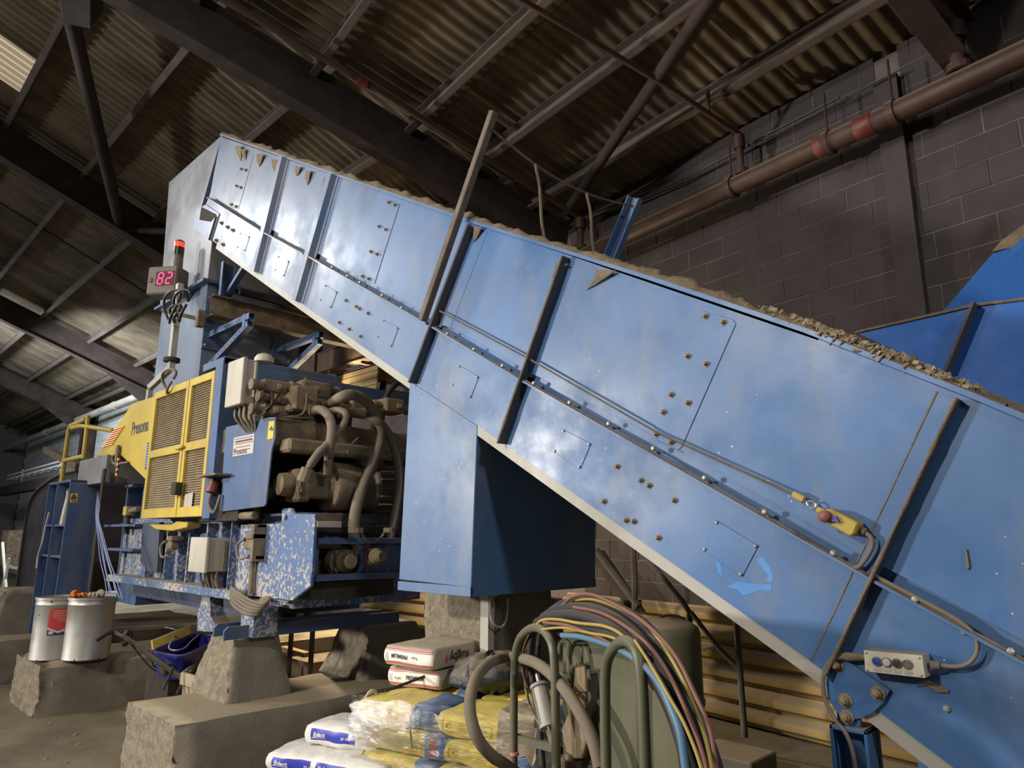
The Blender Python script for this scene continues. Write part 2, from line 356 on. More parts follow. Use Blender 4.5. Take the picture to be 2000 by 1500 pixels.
# tube braces under the roof
EP = lambda x, y, off=0: pln(x, y, ER+nRf*off, nRf)
EPL = lambda x, y, off=0: pln(x, y, EL+nLf*off, nLf)
MB().tube([EPL(128, -10, -.3), EPL(236, 445, -.35)], .085, 12).build('wind_brace', STEEL, ceil, smooth=60)
MB().tube([EP(1405, -30, -.12), EP(1108, 412, -.12)], .062, 12).build('wind_brace', STEEL, ceil, smooth=60)
MB().tube([EPL(240, 450, -.3), EPL(330, 452, -.3)], .05, 10).build('wind_brace', STEEL, ceil, smooth=60)
q = [EPL(120, -12, -.4), EPL(176, -12, -.4), EPL(176, 56, -.4), EPL(124, 45, -.4)]
MB().prism(q, nLf*.3).build('gusset_plate', STEEL, ceil)
# sag bars between purlins
for (a0, b0) in (((0, 396), (300, 580)), ((0, 700), (152, 775))):
    MB().tube([EPL(*a0, .1), EPL(*b0, .1)], .02, 6).build('sag_bar', STEEL, ceil)
# ---------------- sprinkler pipes
pm = [pln(x, y, WP(0, 0, .33), nR) for x, y in ((1300, 430), (1930, 130))]; zp = (pm[0].z+pm[1].z)/2
t = thing('sprinkler_main', 'fat rust red sprinkler main running along the top of the block wall', 'pipe', WP(0, zp, .33))
MB().tube([WP(h, zp, .33) for h in (-7, 3.6)], .093, 20).build('pipe', RPIPE, t, smooth=60)
for x, y in ((1618, 275), (1745, 215), (1430, 370)):
    h = hR(pln(x, y, WP(0, 0, .33), nR)); MB().lathe(WP(h, zp, .33), dR, [(-.03, .1), (-.03, .112), (.03, .112), (.03, .1)], 20).build('pipe_clamp', RPIPE, t)
    MB().tube([WP(h, zp+.09, .33), WP(h, zp+.5, .33)], .012, 6).build('hanger_rod', STEEL, t)
for x, y in ((1690, 240), (1612, 285)):
    h = hR(pln(x, y, WP(0, 0, .33), nR)); MB().lathe(WP(h, zp, .33), dR, [(-.08, .094), (-.07, .1), (.07, .1), (.08, .094)], 20).build('red_coupling', RED, t, smooth=60)
def branch(pts, r, label, couple=()):
    P = [EP(x, y, -.16) for x, y in pts]; tt = thing('sprinkler_branch', label, 'pipe', P[0], None)
    h = hR(P[-1]); dn = [P[-1]+(P[-1]-P[-2]).normalized()*.06, WP(h, P[-1].z-.10, .33), WP(h, zp+.09, .33)]
    MB().tube(P+dn[:1], r, 10).build('pipe', RPIPE, tt, smooth=60)
    MB().tube([dn[0], dn[0]*.5+dn[1]*.5, dn[1], dn[2]], r*1.25, 10).build('drop_pipe', RPIPE, tt, smooth=60)
    MB().lathe(dn[1], (0, 0, 1), [(-.07, r*1.2), (-.07, r*2), (.07, r*2), (.07, r*1.2)], 12).build('elbow', RPIPE, tt, smooth=50)
    MB().lathe(WP(h, zp+.12, .33), (0, 0, 1), [(-.03, r), (-.03, r*2.2), (.03, r*2.2), (.03, r)], 12).build('flange', RPIPE, tt)
    for x, y in couple:
        p = EP(x, y, -.16); MB().lathe(p, sR, [(-.05, r), (-.05, r*1.5), (.05, r*1.5), (.05, r)], 12).build('red_coupling', RED, tt)
    return tt
branch([(380, -35), (705, 157), (1128, 422)], .036, 'thin red sprinkler branch with bright red clip above the conveyor head', [(708, 160)])
t2 = branch([(960, -35), (1290, 160), (1438, 258)], .028, 'thin brown sprinkler branch ending in an elbow over the red main')
p = EP(1385, 226, -.16); MB().tube([p, p+Vector((0, 0, .28))], .02, 8).build('sprinkler_head', RPIPE, t2)
branch([(1780, -30), (1858, 42)], .04, 'short sprinkler branch with dusty elbow in the upper right corner')
# grey pipe below the eaves of the left wall
A0, B0 = at(0, 880, 'y', YW-.8), at(300, 762, 'y', YW-.5); d = (B0-A0)
t = thing('rainwater_pipe', 'long dusty grey pipe sloping along the pale wall at far left', 'pipe', A0)
MB().tube([A0-d*.2, B0+d*.25], .105, 14).build('pipe', GALV, t, smooth=60)
for f in (.42, .83): MB().lathe(A0+d*f, d, [(-.06, .1), (-.06, .125), (.06, .125), (.06, .1)], 14).build('collar', GALV, t)
# cables slung along the top of the wall
for k, (pts, r) in enumerate(((((1010, 470), (1240, 385), (1500, 268), (1760, 135)), .008), (((1160, 425), (1330, 352), (1500, 262), (1640, 190)), .012))):
    MBt = MB().tube(crv([pln(x, y, WP(0, 0, .12), nR) for x, y in pts]), r, 6).build('cable', BLK, None)
    tag(MBt, ('thin black cable slung below the eaves of the block wall', 'thicker black cable looping just above the red sprinkler main')[k], 'cable')
# ================================================================== inclined conveyor
YC, YF = 2.75, 3.88
def lin(tab):
    def f(x):
        for (a, b), (c, d) in zip(tab, tab[1:]):
            if x <= c: break
        return b+(d-b)*(x-a)/(c-a)
    return f
T_ = lin([(432, 265), (925, 437), (1300, 557), (1573, 650), (1885, 772), (2250, 925)])
FL = lin([(408, 386), (510, 450), (598, 497), (690, 545), (846, 637), (1020, 741), (1300, 888), (1531, 1025), (1670, 1110), (2000, 1290), (2150, 1372)])
B_ = lin([(380, 447), (414, 469), (500, 530), (800, 742), (932, 830), (1610, 1310), (1850, 1490), (2100, 1678)])
cv = thing('conveyor', 'large blue inclined conveyor rising from lower right to upper left', 'conveyor', (-1.2, 3.3, 0))
P = lambda x, y, off=0: at(x, y, 'y', YC-off)
PC = lambda x, y, off: P(x, y)-Vector((0, off, 0))      # same point of the side, standing off towards the aisle
SG = [(432, 408, 380), (560, 519, 503), (654, 605, 584), (925, 846, 811), (1114, 1028, 985), (1881, 1712, 1621), (2640, 2480, 2360)]
dn = Vector((-math.sin(math.radians(29.9)), 0, -math.cos(math.radians(29.9)))); al = Vector((dn.z*-1, 0, dn.x))
for (t0, f0, b0), (t1, f1, b1) in zip(SG, SG[1:]):
    up_ = [(x, T_(x)) for x in ([t0]+[q for q in (1300, 1573) if t0 < q < t1]+[t1])]
    lo_ = [(x, FL(x)) for x in ([f1]+[q for q in (1531, 1300) if f0 < q < f1]+[f0])]
    tp = [P(x, y) for x, y in up_]; lw = [P(x, y)-dn*.055 for x, y in lo_]
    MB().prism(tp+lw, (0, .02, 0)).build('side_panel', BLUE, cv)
    MB().prism([P(x, y, -.028)-dn*.06 for x, y in lo_]+[P(x, y, -.028)+dn*.03 for x, y in lo_[::-1]], (0, .01, 0)).build('recessed_strip', BLUE, cv)
    bt = [P(b, B_(b)) for b in ([b1]+[q for q in (932, 800) if b0 < q < b1]+([414] if b0 < 414 else [])+[b0])]
    MB().prism([P(x, y) for x, y in lo_[::-1]]+bt, (0, .02, 0)).build('lower_panel', BLUE, cv)
    a0, a1 = P(f0+4, FL(f0+4)), P(f1-4, FL(f1-4))
    MB().bar(a0-Vector((0, .022, 0)), a1-Vector((0, .022, 0)), .05, .010, up=-dn).build('flange_ledge', BLUE, cv); a2, a3 = a0-Vector((0, .026, 0))-dn*.007, a1-Vector((0, .026, 0))-dn*.007; pts_ = [a2.lerp(a3, i_/24) for i_ in range(25)]
    MB().tube(pts_, [.0055+.003*noise.noise(p_*7) for p_ in pts_], 6).build('dust_line', DUSTP, cv, smooth=60, kind='stuff')
# stiffening ribs
def rib(t, b, w=.055, th=.012, name='rib', y0=None, y1=None, mat=None):
    a0 = P(t, T_(t) if y0 is None else y0); a1 = P(b, B_(b) if y1 is None else y1)
    a0 -= (a0-a1).normalized()*.02
    m = MB(); d = (a1-a0).normalized(); sd = Vector((0, 1, 0)).cross(d).normalized()
    m.bar(a0-Vector((0, w/2, 0)), a1-Vector((0, w/2, 0)), th, w, up=(0, 1, 0))
    return m.build(name, mat or RIBM, cv, bevel=.003)
def chan(t, b, w):                 # pressed hat rib of the head section
    a0 = P(t, T_(t)); a1 = P(b, B_(b)); d = (a1-a0).normalized(); sd = d.cross(Vector((0, 1, 0))).normalized()
    pr = [(-.085, 0), (-.05, .05), (.03, .05), (.045, .006), (.085, .006), (.085, 0)]
    MB().prism([a0+sd*s-Vector((0, h, 0)) for s, h in pr], a1-a0).build('hat_rib', BLUE, cv)
chan(558, 503, .1); chan(654, 584, .1)
rib(928, 811, .06, .02); rib(1114, 985, .055, .009); rib(1881, 1621, .055, .010)
for t_, b_, w_ in ((1114, 985, -.06), (1881, 1621, -.075)):
    a0, a1 = P(t_, T_(t_))-dn*-.02, P(b_, B_(b_)); MB().prism([a0+al*w_-Vector((0, .004, 0)), a0-Vector((0, .004, 0)), a1-Vector((0, .004, 0)), a1+al*w_-Vector((0, .004, 0))], (0, .004, 0)).build('rib_foot', BLUE, cv)
    MB().tube([(a0+al*w_).lerp(a1+al*w_, i/20)-Vector((0, .003, 0)) for i in range(21)], [.0035+.002*noise.noise(Vector((i, t_, 0))*.7) for i in range(21)], 5).build('dust_line', DUSTP, cv, kind='stuff')
    MB().tube([a0.lerp(a1, i/30)-Vector((0, .056, 0)) for i in range(31)], [.006+.003*noise.noise(Vector((i, t_, 3))*.8) for i in range(31)], 6).build('dust_line', DUSTP, cv, kind='stuff')
MB().prism([P(912, 440, .002), P(952, 452, .002), P(880, 640, .002), P(846, 630, .002)], (0, .004, 0)).build('rib_backing', BLUE, cv)
# splice plates, hatches and bolts
bolt, _ = MB().lathe((0, 0, 0), (0, -1, 0), [(0, .017), (.003, .017), (.003, .011), (.012, .0105), (.014, .008), (.02, .007), (.021, .003)], 8).mesh('bolt', GBOLT, origin=Vector((0, 0, 0)))
sbolt, _ = MB().lathe((0, 0, 0), (0, -1, 0), [(0, .010), (.007, .009), (.010, .004)], 6).mesh('bolt', ZINC, origin=Vector((0, 0, 0)))
def bolts(pts, mesh=bolt, off=0, sc=1, parent=cv):
    for x, y in pts: inst(mesh, 'bolt', PC(x, y, off), parent, scale=(sc,)*3, rot=(0, random.random(), 0))
def flat(px, name, off=.004, th=.004, mat=None):
    return MB().prism([PC(x, y, off) for x, y in px], (0, th, 0)).build(name, mat or BLUE, cv, bevel=.0015)
flat([(474, 298), (496, 303), (466, 409), (446, 399)], 'splice_plate'); flat([(757, 391), (781, 399), (732, 554), (705, 540)], 'splice_plate')
flat([(1373, 607), (1432, 624), (1438, 633), (1332, 874), (1324, 879), (1272, 853)], 'splice_plate')
bolts([(473, 331), (482, 333), (464, 364), (472, 367), (454, 400), (463, 404)], off=.004, sc=1.2)
bolts([(761, 396), (773, 401), (742, 443), (755, 449), (726, 492), (738, 497), (710, 540), (722, 545)], off=.004)
bolts([(1379, 618), (1414, 630), (1344, 696), (1380, 711), (1312, 771), (1345, 787), (1297, 805), (1283, 848), (1312, 864)], off=.004)
bolts([(677, 587), (697, 599), (703, 603), (720, 612), (664, 630), (683, 643), (705, 657)])
bolts([(1206, 911), (1252, 938), (1268, 948), (1317, 977), (1180, 979), (1223, 1016), (1238, 1018), (1286, 1050)])
bolts([(434, 436), (446, 444), (456, 450), (424, 470), (437, 478)], sc=1.5)
for q in ([(470, 455), (488, 462), (479, 491), (464, 484)], [(544, 500), (565, 510), (555, 540), (537, 528)], [(636, 556), (659, 570), (647, 602), (625, 586)],
          [(749, 624), (779, 640), (765, 678), (737, 658)], [(897, 713), (936, 736), (920, 778), (882, 752)], [(1100, 838), (1155, 867), (1134, 916), (1081, 882)], [(1398, 1015), (1482, 1066), (1450, 1127), (1372, 1073)]):
    flat(q, 'hatch_cover'); cx, cy = sum(p[0] for p in q)/4, sum(p[1] for p in q)/4
    bolts([(x+(cx-x)*.1, y+(cy-y)*.1) for x, y in q], sbolt, .004, .8)
bolts([(656, 524), (686, 541), (710, 554), (754, 579), (792, 603), (834, 626), (882, 654), (934, 684), (990, 716), (1051, 750), (1121, 788), (1197, 829), (1284, 877), (1384, 934), (1501, 1000), (1634, 1080), (1793, 1170), (1979, 1270)], sbolt, .03, 1.3)
bolts([(1884, 1233), (1849, 1384)], sbolt, 0, 1.2)
# head end plate with torn rubber seal, bearing slot
flat([(386, 409), (404, 400), (430, 418), (414, 470), (379, 446)], 'head_plate', .012, .012)
flat([(396, 405), (426, 420), (414, 434), (392, 430)], 'opening_shade', .016, .004, DARKV)  # dark plate painted as the shade inside an opening
rib(427, 412, .03, .012, 'head_edge', 420, 470)
# galvanised belly pan, far side, cover and belt
for a_, b_ in ((424, 800), (800, 1612), (1612, 2360)):
    xs = [a_]+[q for q in (500, 932, 1850) if a_ < q < b_]+[b_]
    MB().prism([P(x, B_(x), -.004) for x in xs]+[P(x, B_(x), -.004)+dn*.052+al*0 for x in xs[::-1]], (0, YF-YC-.01, 0)).build('belly_pan', GALV, cv)
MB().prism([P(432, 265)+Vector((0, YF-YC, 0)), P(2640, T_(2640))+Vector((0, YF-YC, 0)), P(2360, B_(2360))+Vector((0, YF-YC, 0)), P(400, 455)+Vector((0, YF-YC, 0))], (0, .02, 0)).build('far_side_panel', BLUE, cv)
a0, a1 = P(434, 266), P(1600, 660); MB().prism([a0, a1, a1+dn*.01, a0+dn*.01], (0, YF-YC, 0)).build('top_cover', BLUE, cv)
a0, a1 = P(1560, 655)+dn*.35+Vector((0, .04, 0)), P(2640, T_(2640))+dn*.35+Vector((0, .04, 0)); MB().prism([a0, a1, a1+dn*.012, a0+dn*.012], (0, YF-YC-.06, 0)).build('belt', BLK, cv)
a0, a1 = P(432, 265)+dn*.03, P(380, 447); MB().prism([a0, a1, a1+al*.02, a0+al*.02], (0, YF-YC, 0)).build('end_cover', BLUE, cv)
m = MB()
for xa, xb in ((432, 925), (925, 1300), (1300, 1573), (1573, 1885), (1885, 2640)):
    a0, a1 = P(xa, T_(xa)), P(xb, T_(xb)); m.bar(a0+Vector((0, .012, 0))-dn*.008, a1+Vector((0, .012, 0))-dn*.008, .06, .02, up=-dn)
m.build('top_rail', BLUE, cv)
# caked dust on the rail, hanging shreds and the heap by the hopper
m = MB(); Z = lambda p, s: noise.noise(p*s)
def dust_strip(x0, x1, w, hfun, y0=-.02):
    def fn(u, v):
        x = x0+(x1-x0)*u; p = P(x, T_(x)); q = p+Vector((0, y0+w*v, 0)); h = math.sin(math.pi*v)
        return q-dn*(.018+max(0, hfun(u)*h*(1+.8*Z(q, 9)+.6*Z(q, 30))))
    m.grid(fn, int(abs(x1-x0)/5), 7)
dust_strip(432, 1573, .09, lambda u: .032); dust_strip(1560, 1960, .05, lambda u: .012)
m.build('dust_ridge', DUSTP, cv, smooth=40, kind='stuff')
m = MB()
for i in range(1500):
    x = random.gauss(1640, 75) if i % 3 else random.uniform(1500, 1890); p = P(x, T_(x))+Vector((0, random.uniform(-.02, .22), 0))-dn*random.uniform(.005, .05)
    s = random.uniform(.0025, .0095); u = Vector([random.gauss(0, 1) for _ in 'xyz']).normalized(); v = u.orthogonal(); m.obox(p, u*s*1.6, v*s, u.cross(v)*s*.25)
m.build('paper_scraps', rough_mat('paper_scraps', (.40, .33, .24), (.24, .19, .13), 30), cv, kind='stuff')
def fn(u, v):
    x = 1560+u*330; p = P(x, T_(x))+Vector((0, .04+.24*v, 0)); h = math.sin(math.pi*u)**.7*math.sin(math.pi*v)*.075
    return p-dn*(h*(1+.7*Z(p, 7)+.5*Z(p, 22))-.02)
MB().grid(fn, 44, 14).build('dust_heap', DUSTP, cv, smooth=50, kind='stuff')
for x, y, w, l, s in ((470, 290, 12, 26, 2), (513, 306, 14, 20, -6), (541, 316, 12, 20, -4), (588, 330, 10, 14, -8), (607, 338, 10, 24, -6), (645, 352, 16, 34, -14), (940, 448, 16, 26, -14), (1104, 520, 26, 22, -24), (1190, 533, 40, 34, -44), (480, 296, 8, 18, 1)):
    MB().prism([PC(x-w/2, y-3, .028), PC(x+w/2, y-2, .03), PC(x+s*.6+2, y+l*.7, .012), PC(x+s, y+l, .006), PC(x+s*.5-4, y+l*.5, .02)], (0, .004, 0)).build('dust_shred', DUSTP, cv)
# timber sight post, far post and slack rope between
m = MB().bar(PC(984, 229, .085), PC(845, 632, .085), .045, .05, up=(0, 1, 0)); m.build('upright_bar', rough_mat('weathered_grey_bar', (.20, .17, .14), (.13, .11, .095), 6), cv, bevel=.004)
q = at(1245, 388, 'y', YF); q2 = at(1180, 545, 'y', YF); d = (q2-q)
m = MB(); m.bar(q, q+d*1.6, .10, .008, up=(0, 1, 0)); s_ = d.normalized().cross(Vector((0, 1, 0)))
for k in (-.05, .05): m.bar(q+s_*k-Vector((0, .025, 0)), q+d*1.6+s_*k-Vector((0, .025, 0)), .008, .05, up=(0, 1, 0))
m.build('far_post', BLUE, cv)
ROPE = rough_mat('dusty_rope', (.16, .13, .095), (.11, .09, .065), 12)
a0 = PC(977, 262, .08); b0 = q+Vector((0, -.06, -.08)); c_ = [a0.lerp(b0, t)+Vector((0, 0, -.10*math.sin(math.pi*t))) for t in [i/14 for i in range(15)]]
MB().tube(c_, .007, 6).build('rope', ROPE, cv)
for f, yb in ((.32, (1067, 482)), (.7, (1165, 512))):
    p = c_[int(f*14)]; e = at(*yb, 'y', p.y); MB().tube(crv([p, p*.7+e*.3+Vector((.01, 0, 0)), p*.3+e*.7-Vector((.01, 0, 0)), e], 4), .010, 6).build('hanging_cord', ROPE, cv)
# hopper sheets at the loading end (far side)
hp = lambda x, y, Y=YF-.12: at(x, y, 'y', Y)
MB().prism([hp(1672, 650), hp(1900, 598), hp(2080, 575), hp(2560, 520), hp(2600, 1090), hp(2200, 880), hp(1850, 730)], (0, .02, 0)).build('hopper_side', BLUE2, cv)
a0, a1 = hp(1909, 596), hp(1852, 733); MB().bar(a0-Vector((0, .04, 0)), a1-Vector((0, .04, 0)), .014, .08, up=(0, 1, 0)).build('hopper_rib', RIBM, cv, bevel=.003)
MB().tube([hp(1672, 651)+Vector((0, -.005, .004)), hp(1760, 631)+Vector((0, -.005, .004)), hp(1900, 599)+Vector((0, -.005, .004)), hp(2080, 576)+Vector((0, -.005, .004))], .008, 6).build('dust_line', DUSTP, cv)
a0, a1 = hp(1690, 668), hp(2600, 1040); MB().prism([a0, a1, a1+Vector((0, -.18, -.05)), a0+Vector((0, -.06, -.03))], (0, 0, .006)).build('hopper_ledge', DUSTP, cv)
q = [hp(1838, 612, YF+.05), hp(2500, 512, YF+.05), hp(2500, 170, YF+.42), hp(2080, 400, YF+.42), hp(1945, 488, YF+.32)]
MB().prism(q, (.01, .02, .0)).build('hopper_wing', PEEL, cv)
MB().prism([hp(1938, 493, YF+.30), hp(1956, 472, YF+.33), hp(2075, 385, YF+.41), hp(2075, 460, YF+.38), hp(2000, 480, YF+.34)], (0, -.012, 0)).build('hopper_edge', DUSTP, cv)
# emergency pull switch with rope
t = thing('pull_switch', 'yellow emergency rope pull switch with a red knob on the blue conveyor side', 'switch', PC(1655, 1020, .03))
MB().prism([PC(x, y, .07) for x, y in ((1624, 998), (1633, 993), (1690, 1022), (1681, 1045), (1673, 1048), (1621, 1019))], (0, .066, 0)).build('body', YEL, t, bevel=.006)
p = PC(1628, 1009, .07); MB().lathe(p, (0, -1, 0), [(0, .014), (.012, .014), (.012, .023), (.022, .023), (.03, .017), (.033, .004)], 16).build('red_knob', paint('worn_red', (.30, .09, .07), .5, .3, .5, 0), t, smooth=50)
MB().prism([PC(x, y, .085) for x, y in ((1640, 1009), (1649, 1009), (1657, 1022), (1641, 1019))], (0, .016, 0)).build('blue_lever', plain('blue_plastic', (.03, .04, .22), .4), t)
MB().tube([PC(1626, 1008, .035), PC(1604, 995, .035)], [.018, .012], 10).build('neck', YEL, t)
m = MB()
for k in range(14): a1 = 2*math.pi*k/14; a2 = 2*math.pi*(k+1)/14; c0 = PC(1592, 986, .035); m.tube([c0+al*.018*math.cos(a1)-dn*.012*math.sin(a1), c0+al*.018*math.cos(a2)-dn*.012*math.sin(a2)], .004, 6)
m.build('shackle', ZINC, t)
MB().bar(PC(1579, 977, .035), PC(1556, 965, .035), .022, .026).build('rope_sleeve', YEL, t, bevel=.004)
MB().tube([PC(x, y, .035) for x, y in ((1556, 965), (1290, 845), (1040, 702), (862, 607))], .0055, 6).build('rope', ROPE, t)
CABLE = paint('dusty_conduit', (.17, .14, .11), .6, .2, .4, 0)
MB().tube([PC(1688, 1036, .03), PC(1696, 1040, .03)], .014, 10).build('gland', CABLE, t)
MB().tube(crv([PC(*p, .03) for p in ((1696, 1040), (1708, 1052), (1708, 1070), (1696, 1092), (1682, 1107), (1668, 1110))]), .009, 8).build('conduit', CABLE, t, smooth=60)
# push-button station
t = thing('control_station', 'cream push button station with four buttons low on the conveyor side', 'control box', PC(1762, 1290, .03))
c0 = [PC(1701, 1265, .075), PC(1815, 1275, .075), PC(1821, 1319, .075), PC(1704, 1306, .075)]
MB().prism(c0, (0, .075, 0)).build('case', CREAM, t, bevel=.003)
FPL = paint('station_face', (.62, .58, .50), .45, .15, .4, 0, dust=.2)
fx = lambda u, v, o=0: c0[3].lerp(c0[2], u).lerp(c0[0].lerp(c0[1], u), v)-Vector((0, o, 0))
MB().prism([fx(.01, .02), fx(.99, .02), fx(.99, .98), fx(.01, .98)], (0, -.0012, 0)).build('front_plate', FPL, t)
for u, nm, col, hole in ((.23, 'blue_button', (.02, .06, .32), 0), (.395, 'white_button', (.42, .48, .47), 0), (.565, 'dark_button', (.045, .035, .035), 0), (.74, 'missing_button', (.03, .028, .02), 1)):
    b = MB().lathe(fx(u, .55), (0, -1, 0), [(0, .0155), (.007, .0155), (.008, .0125), (.006, .0122)], 20).build('button_ring', DBOX, t, smooth=40)
    MB().lathe(fx(u, .55), (0, -1, 0), [(0, .0123), (.009 if not hole else .003, .012), (.010 if not hole else .003, .004)], 20).build(nm, plain(nm, col, .35), b, smooth=40)
    MB().prism([fx(u-.06, .10, .002), fx(u+.06, .10, .002), fx(u+.06, .25, .002), fx(u-.06, .25, .002)], (0, -.001, 0)).build('legend_plate', plain('legend', (.36, .34, .30), .5), t)
for u, v in ((.05, .1), (.05, .9), (.94, .12), (.94, .88)): inst(sbolt, 'screw', fx(u, v), t, scale=(.5, .5, .5))
MB().tube([PC(1826, 1297, .035), PC(1842, 1298, .035)], [.016, .011], 10).build('gland', CABLE, t)
MB().tube(crv([PC(*p, .03) for p in ((1840, 1298), (1878, 1300), (1903, 1288), (1914, 1264), (1906, 1236), (1872, 1208), (1800, 1169), (1710, 1122))]), .0075, 8).build('conduit', CABLE, t, smooth=60)
MB().tube([PC(1702, 1282, .03), PC(1660, 1281, .03), PC(1632, 1280, .02)], [.011, .016, .006], 8).build('cable_sleeve', DUSTY, t, smooth=60)
SCF = paint('wiped_bright_blue', (.07, .25, .62), .35, .15, .2, 0, dust=0)
for q in ([(1478, 1092), (1490, 1088), (1503, 1106), (1511, 1126), (1508, 1138), (1496, 1136), (1500, 1122), (1488, 1110)], [(1420, 1146), (1440, 1136), (1468, 1140), (1508, 1142), (1506, 1156), (1488, 1152), (1470, 1158), (1452, 1164), (1440, 1152)], [(1398, 1092), (1408, 1100), (1412, 1128), (1402, 1118)]): flat(q, 'wiped_patch', .001, .001, SCF)
for q in ([(1886, 1072), (1889, 1073), (1895, 1108), (1891, 1113), (1888, 1108)], [(1790, 1340), (1812, 1328), (1838, 1338), (1856, 1347), (1852, 1353), (1834, 1352), (1812, 1338)]): flat(q, 'dust_shred', .008, .006, DUSTP)
t2 = MB().tube(crv([PC(*p, .035) for p in ((1655, 1280), (1628, 1290), (1616, 1318), (1618, 1360), (1636, 1398), (1660, 1430), (1674, 1470), (1682, 1540))]), .008, 8).build('hanging_cable', CABLE, None, smooth=60)
tag(t2, 'brown cable hanging from the button station down past the round pivot plate', 'cable')
# pivot plate and leg
arc = [(1640, 1289), (1660, 1290), (1741, 1347), (1728, 1372), (1708, 1391), (1684, 1402), (1660, 1404), (1640, 1392), (1622, 1364), (1617, 1335), (1620, 1308)]
flat(arc, 'pivot_plate', .018, .014); bolts([(1638, 1297), (1718, 1352), (1655, 1366), (1658, 1398)], off=.018, sc=1.5)
x0, x1 = P(1626, 1420).x, P(1698, 1420).x; zt = P(1660, 1418).z
m = MB(); m.box(x0, x0+.012, YC-.03, YC+.10, 0, zt); m.box(x1-.012, x1, YC-.03, YC+.10, 0, zt); m.box(x0, x1, YC+.06, YC+.072, 0, zt); m.box(x0, x1, YC-.03, YC+.10, zt-.015, zt); m.box(x0-.05, x1+.05, YC-.08, YC+.14, 0, .015)
m.box(x0+.02, x1-.03, YC-.004, YC+.02, zt, P(1660, 1380).z)
m.build('leg', BLUE, cv, bevel=.003)
m = MB()
for dy in (.9,): m.box(x0, x1, YC+dy, YC+dy+.1, 0, zt+.1)
m.build('leg', BLUE, cv, bevel=.003)
# casing hanging below the conveyor on a concrete pier
cs = thing('drive_casing', 'large plain blue sheet metal casing hanging below the middle of the conveyor', 'casing', (-3.4, 3.3, 1.36))
q = [P(800, 743), P(932, 831), P(920, 1148), P(779, 1132)]; MB().prism(q, (0, YF-YC, 0)).build('shell', BLUE, cs, bevel=.004)
xa, xb, zb_ = P(778, 1148).x, P(919, 1166).x, P(919, 1166).z
m = MB(); zt = P(920, 1148).z; th = .012
for b in ((xa-.004, xb+.004, YC-.004, YC+th), (xa-.004, xb+.004, YF-th, YF+.004), (xa-.004, xa+th, YC, YF), (xb-th, xb+.004, YC, YF)): m.box(*b, zb_, zt+.004)
m.build('skirt', BLUE, cs, bevel=.002)
# ================================================================== feed tower above the baler
YT = 2.78
tw = thing('feed_tower', 'pale dusty blue feed tower joining the conveyor head to the baler', 'tower', (-8, 3.4, 3))
HEADM = paint('dust_greyed_blue_paint', (.22, .225, .24), .38, .2, .6, 0, dirtcol=(.20, .175, .14), dust=.6)
SHAFT = paint('dusty_shaft_paint', (.13, .17, .255), .45, .2, .5, 0, dirtcol=(.2, .18, .15))
q = [at(x, y, 'y', YT) for x, y in ((330, 356), (433, 264), (400, 384), (381, 444), (414, 471), (405, 549), (312, 600))]
MB().prism(q, (0, 1.15, 0)).build('hood', HEADM, tw, bevel=.004)
XT, ZF = at(404, 549, 'y', YT).x, at(404, 549, 'y', YT).z
XL = at(309, 640, 'y', YT).x
MB().box(XL, XT-.02, YT+.02, YT+1.13, 2.6, ZF).build('shaft', SHAFT, tw)
m = MB(); m.box(XL-.04, XT+.05, YT-.06, YT+1.2, ZF-.02, ZF+.015); m.build('flange', BLUEB, tw, bevel=.003)
# cantilever brackets of slotted strut on its side
def tgt(p, d, px):
    lo, hi = 0, 3
    for _ in range(40):
        mid = (lo+hi)/2
        if pj(p+d*mid)[0] < px: lo = mid
        else: hi = mid
    return p+d*lo
EX = Vector((1, 0, 0))
slot = MB(); slot.box(-.011, .011, -.0008, .0008, -.004, .004); slotm, _ = slot.mesh('slot', DARKV, origin=Vector((0, 0, 0)))  # small dark plates painted as the shade in open slots
def strut(a0, b0, parent, name='arm'):
    m = MB(); d = (b0-a0); n = d.normalized(); sd = Vector((0, 1, 0)); u = n.cross(sd).normalized(); h = .030
    for k in (-1, 1): m.obox((a0+b0)/2+sd*k*h, d/2, sd*.002, u*h)
    m.obox((a0+b0)/2+u*h, d/2, sd*h, u*.002); m.obox((a0+b0)/2-u*h, d/2, sd*h, u*.002)
    o = m.build(name, BLUEB, parent)
    for i in range(1, int(d.length/.07)):
        s_ = inst(slotm, 'slot', a0+n*i*.07-sd*(h+.003), o); s_.rotation_euler = (0, -math.atan2(d.z, d.x), 0)
for pl0, a_, b_, e_, nm in (((412, 655), (412, 655), (405, 722), 492, 'left'), ((545, 684), (545, 684), (540, 748), 628, 'right')):
    a0 = at(*a_, 'x', XT); end = tgt(a0, EX, e_); c0 = at(*b_, 'x', XT)
    MB().box(XT-.02, XT+.012, a0.y-.09, a0.y+.16, a0.z-.16, a0.z+.14).build('mount_plate', BLUEB, tw, bevel=.002)
    for dz in (-.12, .1):
        for dy in (-.06, .12): MB().lathe((XT+.012, a0.y+dy, a0.z+dz), EX, [(0, .016), (.015, .014), (.03, .008)], 8).build('bolt', GBOLT, tw)
    strut(a0, end, tw); strut(c0, end-Vector((0.02, 0, .075)), tw, 'brace')
    MB().box(end.x-.13, end.x-.07, end.y-.036, end.y+.036, end.z-.11, end.z+.035).build('link_plate', BLUEB, tw)
